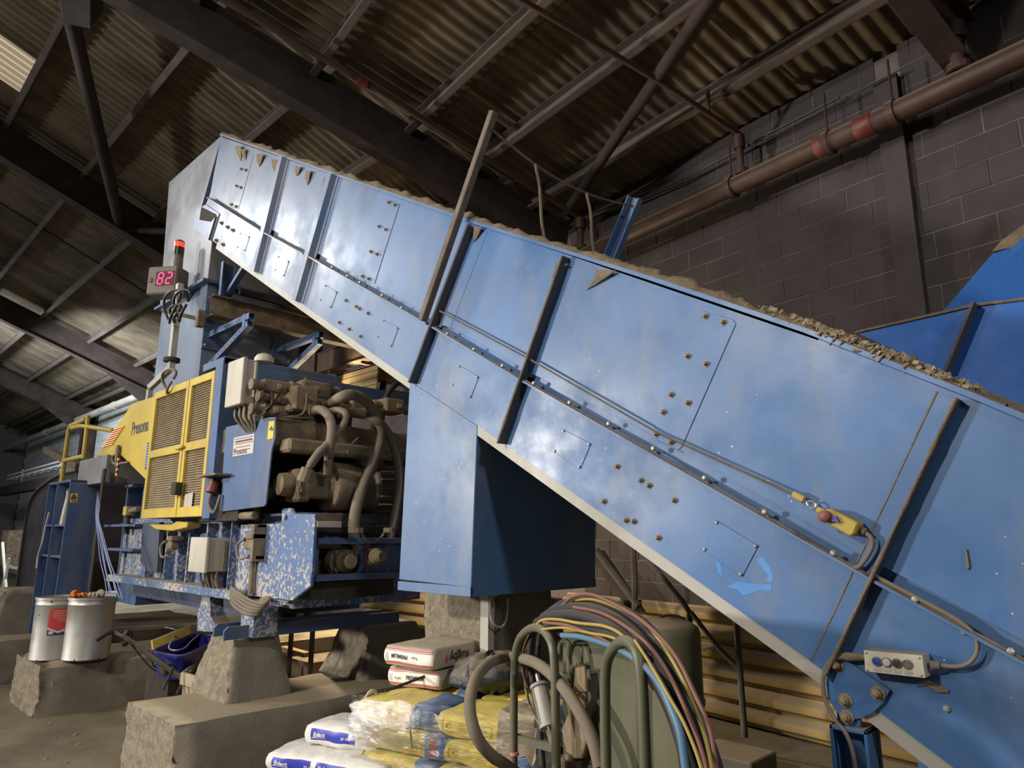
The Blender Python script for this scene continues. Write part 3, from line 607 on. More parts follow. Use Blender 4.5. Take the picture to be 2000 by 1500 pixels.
# platform beam, posts carrying the conveyor head
a0 = at(411, 597, 'x', XT+.16)
m = MB(); m.box(a0.x-.005, a0.x+.005, a0.y, a0.y+2.6, a0.z-.11, a0.z+.11)
for k in (-.11, .11): m.box(a0.x-.07, a0.x+.07, a0.y, a0.y+2.6, a0.z+k-.006, a0.z+k+.006)
m.build('platform_beam', DUSTY, tw)
m = MB(); b0 = at(441, 560, 'x', XT+.2); zt = at(434, 512, 'x', XT+.2).z; z0 = a0.z+.11
m.box(b0.x-.004, b0.x+.05, b0.y-.07, b0.y-.06, z0, zt); m.box(b0.x-.004, b0.x+.05, b0.y+.06, b0.y+.07, z0, zt); m.box(b0.x-.006, b0.x, b0.y-.07, b0.y+.07, z0, zt)
m.build('post', BLUEB, tw)
MB().bar(at(447, 572, 'x', XT+.22), at(487, 508, 'y', YC+.1), .06, .05).build('post_brace', BLUEB, tw, bevel=.003)
m = MB(); c0 = at(450, 565, 'x', XT+.12); m.bar(c0+Vector((0, .1, 0)), c0+Vector((0, 2.2, -.03)), .05, .06); m.build('side_rail', STEEL, tw)
# ---------------- counter display on a conduit pole
dp = thing('counter_display', 'grey brown display box showing red 82 on a pole beside the blue tower', 'display', at(345, 700, 'y', 2.5))
DU = -DX(-80); DV = Vector((-DU.y, DU.x, 0)); DB = at(284, 575, 'y', 2.36); DW = at(284, 526, 'y', 2.36).z-DB.z
DL = tgt(DB, DU, 341); DWd = (DL-DB).length; DD = .22
for _k in range(30):
    if pj(DL+DV*DD)[0] < 364: DD += .01
ZV = Vector((0, 0, 1)); sx = lambda u, v, o=.003: DB+DU*(DWd*u)+ZV*(DW*v)-DV*o
MB().obox(DB+DU*DWd/2+DV*DD/2+ZV*DW/2, DU*DWd/2, DV*DD/2, ZV*DW/2).build('case', DBOX, dp, bevel=.014)
MB().prism([sx(.30, .28), sx(.93, .28), sx(.93, .80), sx(.30, .80)], DV*.004).build('screen', plain('screen_red', (.03, .004, .008), .4, 0, (.35, .0, .03), .12), dp)
LED = plain('led_pink', (.5, .05, .16), .5, 0, (1, .07, .26), 1.0)
SEGS = {'a': ((.12, 1), (.88, 1)), 'b': ((1, .94), (.96, .56)), 'c': ((.94, .44), (.9, .06)), 'd': ((.02, 0), (.8, 0)), 'e': ((-.02, .06), (.02, .44)), 'f': ((.04, .56), (.08, .94)), 'g': ((.1, .5), (.86, .5))}
for dg_, uu, sg in (('8', .37, 'abcdefg'), ('2', .66, 'abged')):
    m = MB()
    for s_ in sg:
        (a, b), (c, d) = SEGS[s_]; g = lambda u, v: sx(uu+.18*u+.03*v, .345+.39*v, .006)
        m.bar(g(a, b), g(c, d), .016, .004, up=DV)
    m.build('digit', LED, dp)
MB().prism([sx(.10, .42), sx(.19, .42), sx(.19, .58), sx(.10, .58)], DV*.004).build('keypad', DARKV, dp)
MB().prism([sx(.12, .45, .005), sx(.17, .45, .005), sx(.17, .55, .005), sx(.12, .55, .005)], DV*.004).build('key', DUSTY, dp)
z0 = DB.z; c0 = DB+DU*DWd*.78+DV*DD*.45+ZV*DW; u = .058
MB().lathe(c0, (0, 0, 1), [(0, u*1.05), (.03, u), (.13, u*.95), (.145, u*.98), (.15, u)], 20).build('beacon_base', DBOX, dp, smooth=40)
MB().lathe(c0+Vector((0, 0, .15)), (0, 0, 1), [(0, u), (.05, u)], 20).build('dark_lens', plain('green_lens', (.02, .035, .02), .2), dp, smooth=40)
MB().lathe(c0+Vector((0, 0, .20)), (0, 0, 1), [(0, u), (.05, u)], 20).build('amber_lens', plain('amber_lens', (.07, .03, .01), .2), dp, smooth=40)
MB().lathe(c0+Vector((0, 0, .25)), (0, 0, 1), [(0, u), (.055, u)], 20).build('red_lens', plain('red_lens', (.8, .05, .03), .3, 0, (1, .05, .03), 1.3), dp, smooth=40)
MB().lathe(c0+Vector((0, 0, .305)), (0, 0, 1), [(0, u), (.02, u*.9), (.04, u*.3)], 20).build('beacon_cap', DBOX, dp, smooth=40)
pp = [at(349, 578, 'y', 2.5), at(343, 640, 'y', 2.5), at(331, 722, 'y', 2.5)]
xx = pp[0].x; MB().bar((xx, 2.5, z0), (xx, 2.5, pp[2].z), .07, .06, up=(0, 1, 0)).build('pole', GALV, dp, bevel=.004)
MB().bar((xx, 2.49, pp[2].z), (xx-.55, 2.49, pp[2].z-.12), .07, .05, up=(0, 1, 0)).build('trunking_arm', GALV, dp, bevel=.004)
MB().bar((xx-.53, 2.49, pp[2].z-.12), (xx-.55, 2.49, pp[2].z-.4), .06, .05, up=(0, 1, 0)).build('trunking_drop', GALV, dp, bevel=.004)
b0, b1 = at(318, 606, 'y', 2.45), at(383, 622, 'y', 2.7); MB().bar((b0.x, 2.44, b0.z), (b1.x, 2.74, b1.z), .045, .035).build('bracket_bar', DUSTY, dp, bevel=.004)
MB().box(b1.x-.02, b1.x+.06, 2.70, YT-.005, b1.z-.09, b1.z+.09).build('bracket_foot', DUSTY, dp, bevel=.004)
for (cx, cy), r in (((335, 598), .17), ((354, 596), .16), ((342, 612), .09), ((329, 744), .12)):
    c1 = at(cx, cy, 'y', 2.4); MB().tube([c1+Vector((math.cos(a)*r*(1.1), .03*math.sin(2*a), math.sin(a)*r)) for a in [i*.32 for i in range(20)]], .014, 6).build('cable_loop', BLK if cy < 700 else CABLE, dp, smooth=60)
MB().lathe((xx, 2.5, at(334, 704, 'y', 2.5).z), (0, 0, 1), [(-.02, .06), (-.02, .08), (.02, .08), (.02, .06)], 12).build('pole_clamp', STEEL, dp)
# ================================================================== baler
bl = thing('baler', 'long blue horizontal baler with yellow doors, hydraulics and dusty hoses', 'baler', (-7, 3.2, .9))
YD = 2.45; D = lambda x, y, o=0: at(x, y, 'y', YD)-Vector((0, o, 0))
xl, xr = D(297, 890).x, D(416, 862).x; zb, zt = D(340, 1011).z, D(370, 746).z
MB().box(xl+.02, xr+.02, YD+.03, YD+1.1, zb, zt+.02).build('cabinet', BLUEB, bl)
# yellow cowl with name, louvres and sticker
cw = [(258, 788), (313, 770), (285, 938), (236, 889), (188, 891)]
MB().prism([D(x, y) for x, y in cw], (0, .95, 0)).build('cowl', YEL, bl, bevel=.006)
ZX = D(256, 850); text('Presona', .20, plain('dark_grey_print', (.045, .045, .05), .6), ZX, D(297, 838)-ZX, (0, 0, 1), bl, bold=.005, squeeze=(D(297, 838).x-ZX.x)/.80)
LV = plain('orange_slat', (.85, .27, .02), .45, 0)
for i in range(8):
    t_ = i/7; a = (244-t_*22, 833+t_*34); b = (224-t_*23, 838.5+t_*35)
    MB().prism([D(a[0], a[1]-1.2, .01), D(b[0], b[1]-1.2, .01), D(b[0]-.5, b[1]+1.4, .016), D(a[0]-.5, a[1]+1.4, .016)], (0, .008, 0)).build('orange_slat', LV, bl)
MB().prism([D(288, 865, .003), D(300, 862, .003), D(295, 914, .003), D(283, 917, .003)], (0, .002, 0)).build('blue_sticker', plain('sticker_blue', (.05, .08, .25), .5), bl)
SK = plain('sticker_line', (.30, .34, .45), .5)
for i in range(9): MB().prism([D(288-i*.5, 869+i*5, .006), D(298-i*.5, 866.6+i*5, .006), D(298-i*.5, 868.8+i*5, .006), D(288-i*.5, 871+i*5, .006)], (0, .002, 0)).build('sticker_line', SK, bl)
# doors
xm = D(365, 880).x; zm = D(356, 877).z; w = .055
m = MB()
for (xa, xb, nm) in ((xl, xm-.01, 'l'), (xm+.01, xr, 'r')):
    fr = MB(); y0, y1 = YD-.04, YD+.005
    fr.box(xa, xa+w, y0, y1, zb, zt); fr.box(xb-w, xb, y0, y1, zb, zt); fr.box(xa+w, xb-w, y0, y1, zt-w*1.3, zt); fr.box(xa+w, xb-w, y0, y1, zb, zb+w*1.6); fr.box(xa+w, xb-w, y0, y1, zm-w*.7, zm+w*.7)
    d = fr.build('door', YEL, bl, bevel=.004)
    for za, zc in ((zb+w*1.6, zm-w*.7), (zm+w*.7, zt-w*1.3)):
        g = MB(); n = int((zc-za)/.021); vs = []
        for i in range(n+1):
            z = za+(zc-za)*i/n
            for y in ((YD-.004), (YD-.02)) if i < n else (YD-.004,):
                vs += [(xa+w, y, z), (xb-w, y, z)]
        k = len(vs)//2; g.add(vs, [(2*i, 2*i+1, 2*i+3, 2*i+2) for i in range(k-1)]); g.build('grille', MESHM, d)
lk = D(361, 954); MB().box(lk.x-.06, lk.x+.05, YD-.10, YD-.04, lk.z-.06, lk.z+.05).build('latch', DARKV, bl, bevel=.005)
MB().tube([(lk.x-.14, YD-.08, lk.z+.01), (lk.x-.05, YD-.08, lk.z)], .016, 8).build('latch_handle', DUSTY, bl)
hq = D(363, 877); MB().tube([(hq.x-.07, YD-.06, hq.z), (hq.x+.09, YD-.06, hq.z+.01)], .014, 8).build('door_catch', YEL, bl)
MB().prism([D(368, 967, .03), D(384, 961, .03), D(380, 996, .03), D(364, 999, .03)], (0, .004, 0)).build('notice_plate', CREAM, bl)
x1 = D(444, 720).x; MB().box(xr+.01, x1, YD-.04, YD+.16, zb-.02, zt+.09).build('corner_post', BLUEB, bl, bevel=.004)
MB().box(xr-.3, x1, YD-.03, YD+1.1, zt+.03, zt+.10).build('cabinet_lid', BLUEB, bl, bevel=.004)
MB().prism([D(285, 1024, -.02), D(330, 1024, -.02), D(340, 1018, -.02), D(362, 1020, -.02), D(360, 1030, -.02), D(330, 1037, -.02), D(300, 1034, -.02)], (0, .12, 0)).build('yellow_tray', YEL, bl, bevel=.006)
# hanging sensor with striped tail below the cowl
hs = D(237, 870, .03); MB().lathe(hs, (0, 0, -1), [(0, .02), (.05, .028), (.12, .022), (.2, .015), (.24, .012)], 10).build('hanging_plug', CABLE, bl, smooth=50)
MB().tube(crv([D(237, 884, .03), D(226, 893, .03), D(228, 906, .03), D(243, 905, .03), D(254, 903, .02)]), .012, 6).build('sensor_cable', CABLE, bl)
tl = D(238, 895, .03)
for i in range(7): MB().lathe(tl+Vector((0, 0, -.028*i)), (0, 0, -1), [(0, .016), (.028, .016)], 8).build('tail_band', LV if i % 2 == 0 else BLK, bl)
# electrical box with glands beside the doors
YE = 2.28; X0, X1 = at(443, 750, 'y', YE).x, at(471, 745, 'y', YE).x; Z0, Z1 = at(455, 789, 'y', YE).z, at(460, 705, 'y', YE).z; YE2 = at(503, 745, 'x', X1).y
eb = MB().box(X0, X1, YE+.03, YE2, Z0, Z1).build('terminal_box', CREAM, bl, bevel=.008)
MB().box(X0-.01, X1+.01, YE, YE+.035, Z0-.012, Z1+.012).build('lid', CREAM, eb, bevel=.006)
MB().lathe((X1-.02, YE+.18, Z1), (0, 0, 1), [(0, .075), (.03, .075), (.06, .055), (.075, .02)], 14).build('breather_cap', CREAM, eb, smooth=40)
MB().tube([(X1+.015, YE+.1, Z1-.02), (X1+.015, YE+.1, Z0+.05)], .012, 8).build('hinge_rod', CREAM, eb)
for i in range(5):
    a0 = Vector((X1, YE+.27, Z1-.17-.07*i)); MB().tube(crv([a0, a0+Vector((.05, .01, .01)), a0+Vector((.10, .05, -.05)), a0+Vector((.06, .10, -.16))]), .014, 6).build('cable', CABLE, eb, smooth=60)
for i in range(9):
    a0 = Vector((X0+.03+.028*i, YE+.08+.03*(i % 3), Z0)); e = Vector((X0+.06+.020*i, YE+.22, Z0-.26))
    MB().tube(crv([a0, a0+Vector((.005, 0, -.09)), e+Vector((0, -.05, .07)), e]), .012, 6).build('cable', CABLE, eb, smooth=60)
# power pack: side sheet with plates, oil tank, pump, motor
XP = D(538, 812).x; ztk = D(538, 813).z
pkp = [(441, 834), (538, 812), (537, 856), (530, 880), (519, 984), (515, 989), (430, 1000)]
MB().prism([D(x, y) for x, y in pkp], (0, .014, 0)).build('side_sheet', BLUEB, bl, bevel=.003)
MB().prism([D(458, 855, .004), D(498, 847, .004), D(495, 885, .004), D(455, 892, .004)], (0, .003, 0)).build('maker_plate', plain('plate_white', (.50, .45, .40), .5), bl)
PR_ = plain('plate_print', (.06, .05, .07), .6); q0 = D(457, 889, .006); rv = D(494, 882, .006)-q0
text('Presona', .075, PR_, q0, (1, 0, 0), (0, 0, 1), bl, depth=.002)
text('Demonterad vid flytt', .045, PR_, D(460, 864, .006), (1, 0, 0), (0, 0, 1), bl, depth=.002) if False else None
for k, (xa, ya, xb, yb) in enumerate(((460, 858, 496, 851), (460, 868, 496, 861), (463, 874, 490, 869), (470, 879, 490, 875))):
    MB().prism([D(xa, ya, .006), D(xb, yb, .006), D(xb, yb+1.1, .006), D(xa, ya+1.1, .006)], (0, .001, 0)).build('print_line', PR_, bl)
MB().prism([D(461, 862, .006), D(494, 855.5, .006), D(494, 859, .006), D(461, 865.5, .006)], (0, .001, 0)).build('print_line', PR_, bl)
def warn(q, px, par, n=None):
    MB().prism([px(x, y, .004) for x, y in q], (0, .003, 0)).build('warning_label', plain('label_yellow', (.62, .47, .05), .5), par)
    cx, cy = (q[0][0]+q[1][0])/2, q[0][1]*.62+q[3][1]*.38; w_ = (q[1][0]-q[0][0])*.32
    t_ = [(cx, cy-w_*1.2), (cx-w_, cy+w_*.8), (cx+w_, cy+w_*.7)]
    m = MB()
    for i in range(3): m.bar(px(*t_[i], .006), px(*t_[(i+1) % 3], .006), .007, .002, up=(0, 1, 0))
    m.bar(px(cx, cy-w_*.3, .006), px(cx, cy+w_*.3, .006), .007, .002, up=(0, 1, 0)); m.build('warning_sign', PR_, par)
warn([(526, 824), (537, 821), (534, 856), (523, 859)], D, bl)
XQ = XP-.03; X_ = lambda x, y, o=0: at(x, y, 'x', XP+o); zl = X_(548, 868).z
MB().box(XP-1.3, XQ, YD+.016, YD+2.0, zl, ztk).build('oil_tank', DUSTY, bl, bevel=.01)
MB().box(XQ, XP+.13, YD+.06, YD+2.0, X_(560, 885).z, X_(560, 858).z).build('tank_ledge', DUSTY, bl, bevel=.02)
MB().box(XP-1.3, XP-.55, YD+.02, YD+2.0, 1.80, zl).build('void_shade_box', DARKV, bl)  # dark box painted as the shaded void inside the power pack
MB().box(XP-.9, XP+.05, YD+.25, YD+2.0, X_(600, 1022).z, X_(600, 1003).z).build('base_channel', DUSTY, bl, bevel=.006)
MB().box(XP-.9, XP+.12, YD+.35, YD+2.0, X_(600, 1040).z, X_(600, 1028).z).build('deck_plate', DARKV, bl)
zc = X_(640, 948, .1).z; Yp = lambda px: X_(px, 948, .1).y; EY = Vector((0, 1, 0)); XC = XP+.10-.14
def lat(px0, prof, name, seg=22, mat=None): return MB().lathe((XC, Yp(px0), zc), EY, prof, seg).build(name, mat or DUSTY, bl, smooth=35, bevel=0)
lat(558, [(0, .05), (.012, .082), (.06, .09), (.14, .09), (.16, .075)], 'pump_end')
ym = Yp(585); MB().box(XC-.09, XC+.12, ym+.0, Yp(612), zc-.13, zc+.12).build('pump_block', DUSTY, bl, bevel=.02)
MB().box(XC-.08, XC+.10, Yp(606), Yp(650), zc-.10, zc+.10).build('pump_body', DUSTY, bl, bevel=.015)
lat(650, [(0, .10), (.02, .115), (.04, .115)], 'pump_flange'); lat(657, [(0, .19), (.02, .20), (.30, .185), (.34, .175), (.36, .2), (.39, .2)], 'bell_housing', 30)
my0 = Yp(728); pr = [(0, .17)]
for i in range(14): pr += [(.02+.05*i, .17), (.022+.05*i, .205), (.036+.05*i, .205), (.038+.05*i, .17)]
lat(728, [(0, .15), (.0, .18), (.9, .18)], 'motor_body', 24)
for i in range(16):
    a_ = 2*math.pi*i/16; MB().box(-.004, .004, 0, .8, .17, .235).build('x', DUSTY) if False else None
m = MB()
for i in range(20):
    a_ = 2*math.pi*i/20; u = Vector((math.cos(a_), 0, math.sin(a_))); m.obox((XC, my0+.42, zc)+u*.205 if False else Vector((XC, my0+.42, zc))+u*.205, EY*.38, u*.03, u.cross(EY)*.004)
m.build('cooling_fins', DUSTY, bl)
MB().box(XC-.12, XC+.13, Yp(708), Yp(750), zc+.17, zc+.33).build('motor_terminal_box', DUSTY, bl, bevel=.012)
for px in (560, 640):
    p = Vector((XC+.12, Yp(px+30), zc-.05)); MB().lathe(p, EX, [(0, .03), (.02, .03), (.02, .016), (.035, .015)], 8).build('bolt', DUSTY, bl)
# valve blocks crowding the tank top
random.seed(3)
V = [(545, 758, .30, .10, .05), (548, 781, .22, .08, .05), (540, 803, .26, .09, .05), (612, 762, .26, .13, .07), (615, 790, .22, .10, .06), (640, 800, .2, .1, .1), (575, 785, .2, .2, .2), (700, 800, .25, .12, .1), (760, 795, .2, .13, .1)]
for i, (x, y, w_, h_, d_) in enumerate(V):
    c0 = X_(x, y, -.18); vb = MB().box(c0.x-d_, c0.x+d_, c0.y-w_/2, c0.y+w_/2, c0.z-h_/2, c0.z+h_/2).build('valve_block', DUSTY, bl, bevel=.014)
    for s_ in (-1, 1):
        MB().lathe((c0.x+.02, c0.y+s_*w_/2, c0.z+random.uniform(-.01, .01)), (0, s_, 0), [(0, .035), (.06, .035), (.065, .045), (.09, .045), (.1, .02)], 12).build('solenoid', DUSTY, vb, smooth=40)
    MB().lathe((c0.x+d_, c0.y+random.uniform(-.05, .05), c0.z), EX, [(0, .03), (.03, .03), (.03, .02), (.05, .02)], 8).build('plug', DUSTY, vb)
zz = X_(600, 752, -.3).z; MB().box(XP-.75, XP-.28, X_(520, 770, -.3).y, X_(690, 770, -.3).y, ztk, zz).build('manifold', DUSTY, bl, bevel=.02)
MB().tube([X_(590, 752, -.2), X_(598, 746, -.2)+Vector((0, 0, .02))], .02, 8).build('filler_neck', DUSTY, bl)
MB().tube([X_(585, 777, -.1), X_(586, 806, -.1)], .012, 8).build('gauge_tube', GALV, bl)
a0 = at(506, 735, 'x', XP-.9); b0 = at(735, 772, 'x', XP-.9); MB().box(XP-.98, XP-.9, a0.y-.1, b0.y+.5, a0.z-.07, a0.z+.07).build('rear_beam', BLUEB, bl, bevel=.004)
# hydraulic hoses
def hose(pts, r, off=.3, name='hose', mat=None, par=bl, n=7): return MB().tube(crv([X_(x, y, o if (o := (p[2] if len(p) > 2 else off)) is not None else off) for p in pts for x, y in (p[:2],)], n), r, 12).build(name, mat or HOSE, par, smooth=60)
hose([(648, 788, .0), (668, 775), (692, 772), (718, 787), (738, 822), (742, 860), (730, 900), (708, 950), (694, 1000), (691, 1040), (698, 1070), (697, 1090, .22)], .043)
hose([(660, 808, .05), (700, 806, .1), (730, 818), (755, 842), (774, 885), (781, 940), (773, 1000), (763, 1045), (757, 1075), (743, 1090, .22)], .038)
hose([(600, 808, -.05), (622, 800, .1), (640, 810, .2), (648, 835), (645, 870), (642, 895, .2), (640, 922, .1)], .036)
hose([(632, 808, .0), (655, 801, .2), (674, 806), (673, 825), (650, 855), (622, 885), (608, 905), (597, 925, .22)], .026)
for a, b, r in (((628, 878), (606, 908), .034), ((640, 900), (640, 926), .03), ((602, 915), (592, 940), .05)): MB().tube([X_(*a, .27), X_(*b, .24)], r, 10).build('hose_fitting', HOSE, bl)
for pts in ([(530, 765, -.1), (533, 780), (528, 795), (515, 808, 0), (500, 812, -.3)], [(600, 757, -.1), (599, 775), (597, 795), (588, 810), (560, 815, .02)], [(545, 770, -.1), (536, 785), (520, 800), (510, 806, -.2)], [(700, 855, .16), (685, 870), (678, 885, .16)], [(612, 816, .03), (575, 816), (545, 813, .03)]): hose(pts, .009, .05, 'wire', BLK if pts[0][0] in (530, 545) else CABLE)
hose([(792, 745, -.6), (772, 752), (754, 778), (746, 815), (745, 830, -.6)], .028, -.6, 'rear_hose', BLK)
# lower frame: flaking side plate, ribbed wall, rail
Y6 = 2.60; S6 = lambda x, y, o=0: at(x, y, 'y', Y6)-Vector((0, o, 0))
sp = [(468, 1025), (550, 1022), (550, 993), (568, 992), (574, 1003), (615, 1004), (611, 1088), (606, 1145), (570, 1173), (480, 1163), (455, 1150)]
MB().prism([S6(x, y) for x, y in sp], (0, .025, 0)).build('end_plate', FLAKE, bl, bevel=.003)
h_ = S6(559, 1011); MB().lathe(h_-Vector((0, .002, 0)), (0, -1, 0), [(0, .02), (.002, .02), (.003, .018)], 14).build('hole_shade', DARKV, bl)  # dark disc painted as the shade in a hole
XA, XB = S6(222, 1080).x, S6(560, 1080).x; ZA, ZB = S6(400, 1160).z, zb-.02
MB().box(XA, XB, Y6+.08, Y6+1.25, 1.16, zb+.02).build('side_wall', FLAKE, bl)
for px in (285, 322, 347, 365, 400): x = S6(px, 1090).x; MB().box(x-.012, x+.012, Y6+.0, Y6+.08, 1.2, zb-.05).build('wall_rib', FLAKE, bl)
x0, x1 = S6(440, 1100).x, S6(461, 1100).x; m = MB(); m.box(x0, x0+.012, Y6-.06, Y6+.08, 1.22, zb); m.box(x1-.012, x1, Y6-.06, Y6+.08, 1.22, zb); m.box(x0, x1, Y6+.02, Y6+.03, 1.22, zb); m.build('channel_post', FLAKE, bl, bevel=.002)
MB().tube([S6(501, 1083, .03), S6(497, 1158, .03)], .022, 10).build('conduit_pipe', DUSTY, bl)
MB().box(S6(226, 1133).x, S6(484, 1165).x, Y6-.10, Y6+.1, 1.19, 1.26).build('step_rail', FLAKE, bl, bevel=.006)
DP = paint('dark_blue_plate', (.045, .06, .11), .5, .2, .4, 0)  # darker blue for the guard and the underframe
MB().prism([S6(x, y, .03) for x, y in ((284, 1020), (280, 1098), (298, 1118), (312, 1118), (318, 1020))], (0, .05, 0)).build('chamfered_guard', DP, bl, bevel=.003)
for (a, b) in (((222, 1027), (284, 1024)), ((220, 1072), (279, 1070))): p, q = S6(*a), S6(*b); MB().box(p.x, q.x, Y6-.10, Y6+.1, p.z-.012, p.z+.012).build('shelf', BLUEB, bl)
# junction box, sensors, latch
YJ = 2.42; J = lambda x, y: at(x, y, 'y', YJ); X0, X1 = J(377, 1085).x, J(408, 1085).x; Z0, Z1 = J(390, 1116).z, J(395, 1051).z
jb = MB().box(X0, X1, YJ, YJ+.22, Z0, Z1).build('junction_box', CREAM, bl, bevel=.008); MB().box(X0-.008, X1+.008, YJ-.03, YJ, Z0-.008, Z1+.008).build('lid', CREAM, jb, bevel=.006)
MB().tube([(X1+.012, YJ+.12, Z1-.02), (X1+.012, YJ+.12, Z0)], .01, 6).build('hinge_rod', DUSTY, jb)
for i in range(10): a0 = Vector((X0+.05+.03*i, YJ+.06+.02*(i % 4), Z0)); MB().tube(crv([a0, a0+Vector((random.uniform(-.02, .02), 0, -.06)), a0+Vector((random.uniform(-.04, .04), .04, -.17))]), .010, 6).build('cable', CABLE, jb)
for (x, y, nm) in ((350, 1062, 'limit_switch'), (507, 1060, 'gate_latch')):
    c0 = S6(x, y, .06); s_ = MB().box(c0.x-.09, c0.x+.05, c0.y-.03, c0.y+.05, c0.z-.05, c0.z+.05).build(nm, DUSTY, bl, bevel=.01)
    MB().box(c0.x-.02, c0.x+.10, c0.y-.05, c0.y+.06, c0.z+.03, c0.z+.07).build('bracket', DUSTY, s_, bevel=.004)
    MB().tube(crv([c0+Vector((-.05, -.04, .03)), c0+Vector((-.15, -.05, -.02)), c0+Vector((-.10, -.05, -.12)), c0+Vector((.04, -.04, -.10))]), .011, 6).build('cable', CABLE, s_)
    if nm == 'gate_latch':
        MB().box(c0.x+.06, c0.x+.10, c0.y-.04, c0.y+.06, c0.z-.14, c0.z+.14).build('latch_bar', DUSTY, s_, bevel=.004)
        for dz in (-.11, .13): MB().box(c0.x-.08, c0.x+.1, c0.y-.01, c0.y+.06, c0.z+dz-.012, c0.z+dz+.012).build('latch_arm', DUSTY, s_)
p = D(427, 953, .02); MB().box(p.x-.16, p.x+.22, YD-.13, YD, p.z+.09, p.z+.105).build('socket_hood', DUSTY, bl)
rp = MB().lathe(p+Vector((0, -.02, .05)), (0, -.2, -1), [(0, .045), (.06, .05), (.09, .05), (.1, .03)], 14).build('red_plug', RED, bl, smooth=40)
MB().tube(crv([p+Vector((0, -.04, -.05)), p+Vector((.0, -.05, -.14)), p+Vector((.07, -.03, -.2)), p+Vector((.1, 0, -.06))]), .014, 6).build('plug_lead', CABLE, rp)
c0 = D(470, 1007, -.05); MB().tube([c0+Vector((-.12, 0, .0)), c0+Vector((.14, 0, 0))], .03, 8).build('shut_off_valve', DUSTY, bl)
# hydraulic end frame facing right 
XS = S6(616, 1050).x-.04; G = lambda x, y, o=0: at(x, y, 'x', XS+o); zt1, zt2 = G(640, 1051).z, G(640, 1063).z; zb1, zb2 = G(640, 1135).z, G(640, 1123).z
MB().box(XS-.12, XS, Y6+.05, Y6+1.5, zt2, zt1).build('frame_top', BLUEB, bl, bevel=.004); MB().box(XS-.12, XS, Y6+.05, Y6+1.5, zb1, zb2).build('frame_bottom', BLUEB, bl, bevel=.004)
q = [(702, 1063), (790, 1063), (790, 1128), (688, 1132), (700, 1115), (706, 1095), (703, 1078)]; MB().prism([G(x, y, -.05) for x, y in q], (-.03, 0, 0)).build('cylinder_plate', BLUEB, bl, bevel=.003)
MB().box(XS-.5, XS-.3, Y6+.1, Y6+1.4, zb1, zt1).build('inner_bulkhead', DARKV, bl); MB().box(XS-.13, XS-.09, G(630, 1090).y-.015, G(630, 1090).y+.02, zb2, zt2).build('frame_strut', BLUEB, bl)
for (x, y, r, o) in ((672, 1096, .10, -.08), (733, 1086, .075, 0)):
    c0 = G(x, y, o); fl_ = MB().lathe(c0-EX*.1, EX, [(0, r*1.05), (.07, r*1.05), (.07, r*.8), (.12, r*.8), (.14, r*.55), (.2, r*.5)], 18).build('port_flange', DUSTY, bl, smooth=35)
    for i in range(4): a_ = math.pi/4+i*math.pi/2; MB().lathe(c0+Vector((-.03, math.cos(a_)*r*.85, math.sin(a_)*r*.85)), EX, [(0, .018), (.03, .018), (.03, .010), (.034, .009)], 8).build('cap_screw', DUSTY, fl_)
for x, y in ((717, 1068), (753, 1069), (715, 1117), (756, 1116)): MB().lathe(G(x, y, -.05), EX, [(0, .024), (.012, .024), (.012, .013), (.02, .012)], 10).build('nut', GBOLT, bl)
c_ = [G(x, y, .12) for x, y in ((704, 1037), (712, 1052), (727, 1059), (742, 1052), (752, 1038))]; m = MB(); cc = crv(c_, 5)
for i in range(0, len(cc)-1): m.tube([cc[i], cc[i+1]], .011 if i % 2 else .006, 6)
m.build('chain', DUSTY, bl)
for x, y, r in ((695, 1036, .056), (761, 1036, .048)): MB().lathe(G(x, y, .12)-Vector((0, 0, .015)), (0, 0, 1), [(0, r*.8), (0, r), (.035, r), (.035, r*.8)], 12).build('hose_clamp', DUSTY, bl)
MB().box(XS-.1, XS+.02, Y6+.02, Y6+.22, G(630, 1030).z, G(630, 1018).z).build('lug', CREAM, bl, bevel=.004)
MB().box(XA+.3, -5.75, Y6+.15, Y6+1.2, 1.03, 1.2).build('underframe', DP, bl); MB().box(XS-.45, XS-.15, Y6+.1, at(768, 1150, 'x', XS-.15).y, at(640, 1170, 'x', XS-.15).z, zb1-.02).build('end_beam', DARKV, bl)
# stub leg on the cross beam, coil of hose
c0 = at(508, 1196, 'y', 2.66); MB().box(c0.x-.11, c0.x+.11, 2.56, 2.76, .93, 1.2).build('stub_leg', FLAKE, bl, bevel=.006)
for k in range(5):
    cc = S6(508, 1165, .05); MB().tube(crv([cc+Vector((-.34+.02*k, -.03-.008*k, .05-.010*k)), cc+Vector((-.15, -.05-.01*k, .02-.020*k)), cc+Vector((.08, -.06-.008*k, -.02-.022*k)), cc+Vector((.26-.02*k, -.05, -.03-.018*k)), cc+Vector((.30-.01*k, -.02, .01-.008*k)), cc+Vector((.20, -.03, .0-.012*k)), cc+Vector((.12, -.02, -.05-.01*k))]), .014, 6).build('coiled_hose', HOSE, bl, smooth=60)
c0 = S6(388, 1200, -.05); m = MB(); m.prism([S6(385, 1160, -.05), S6(398, 1160, -.05), S6(399, 1205, -.05), S6(409, 1222, -.05), S6(406, 1236, -.05), S6(373, 1234, -.05), S6(374, 1200, -.05)], (0, .14, 0)); m.build('hanging_bracket', FLAKE, bl, bevel=.005)
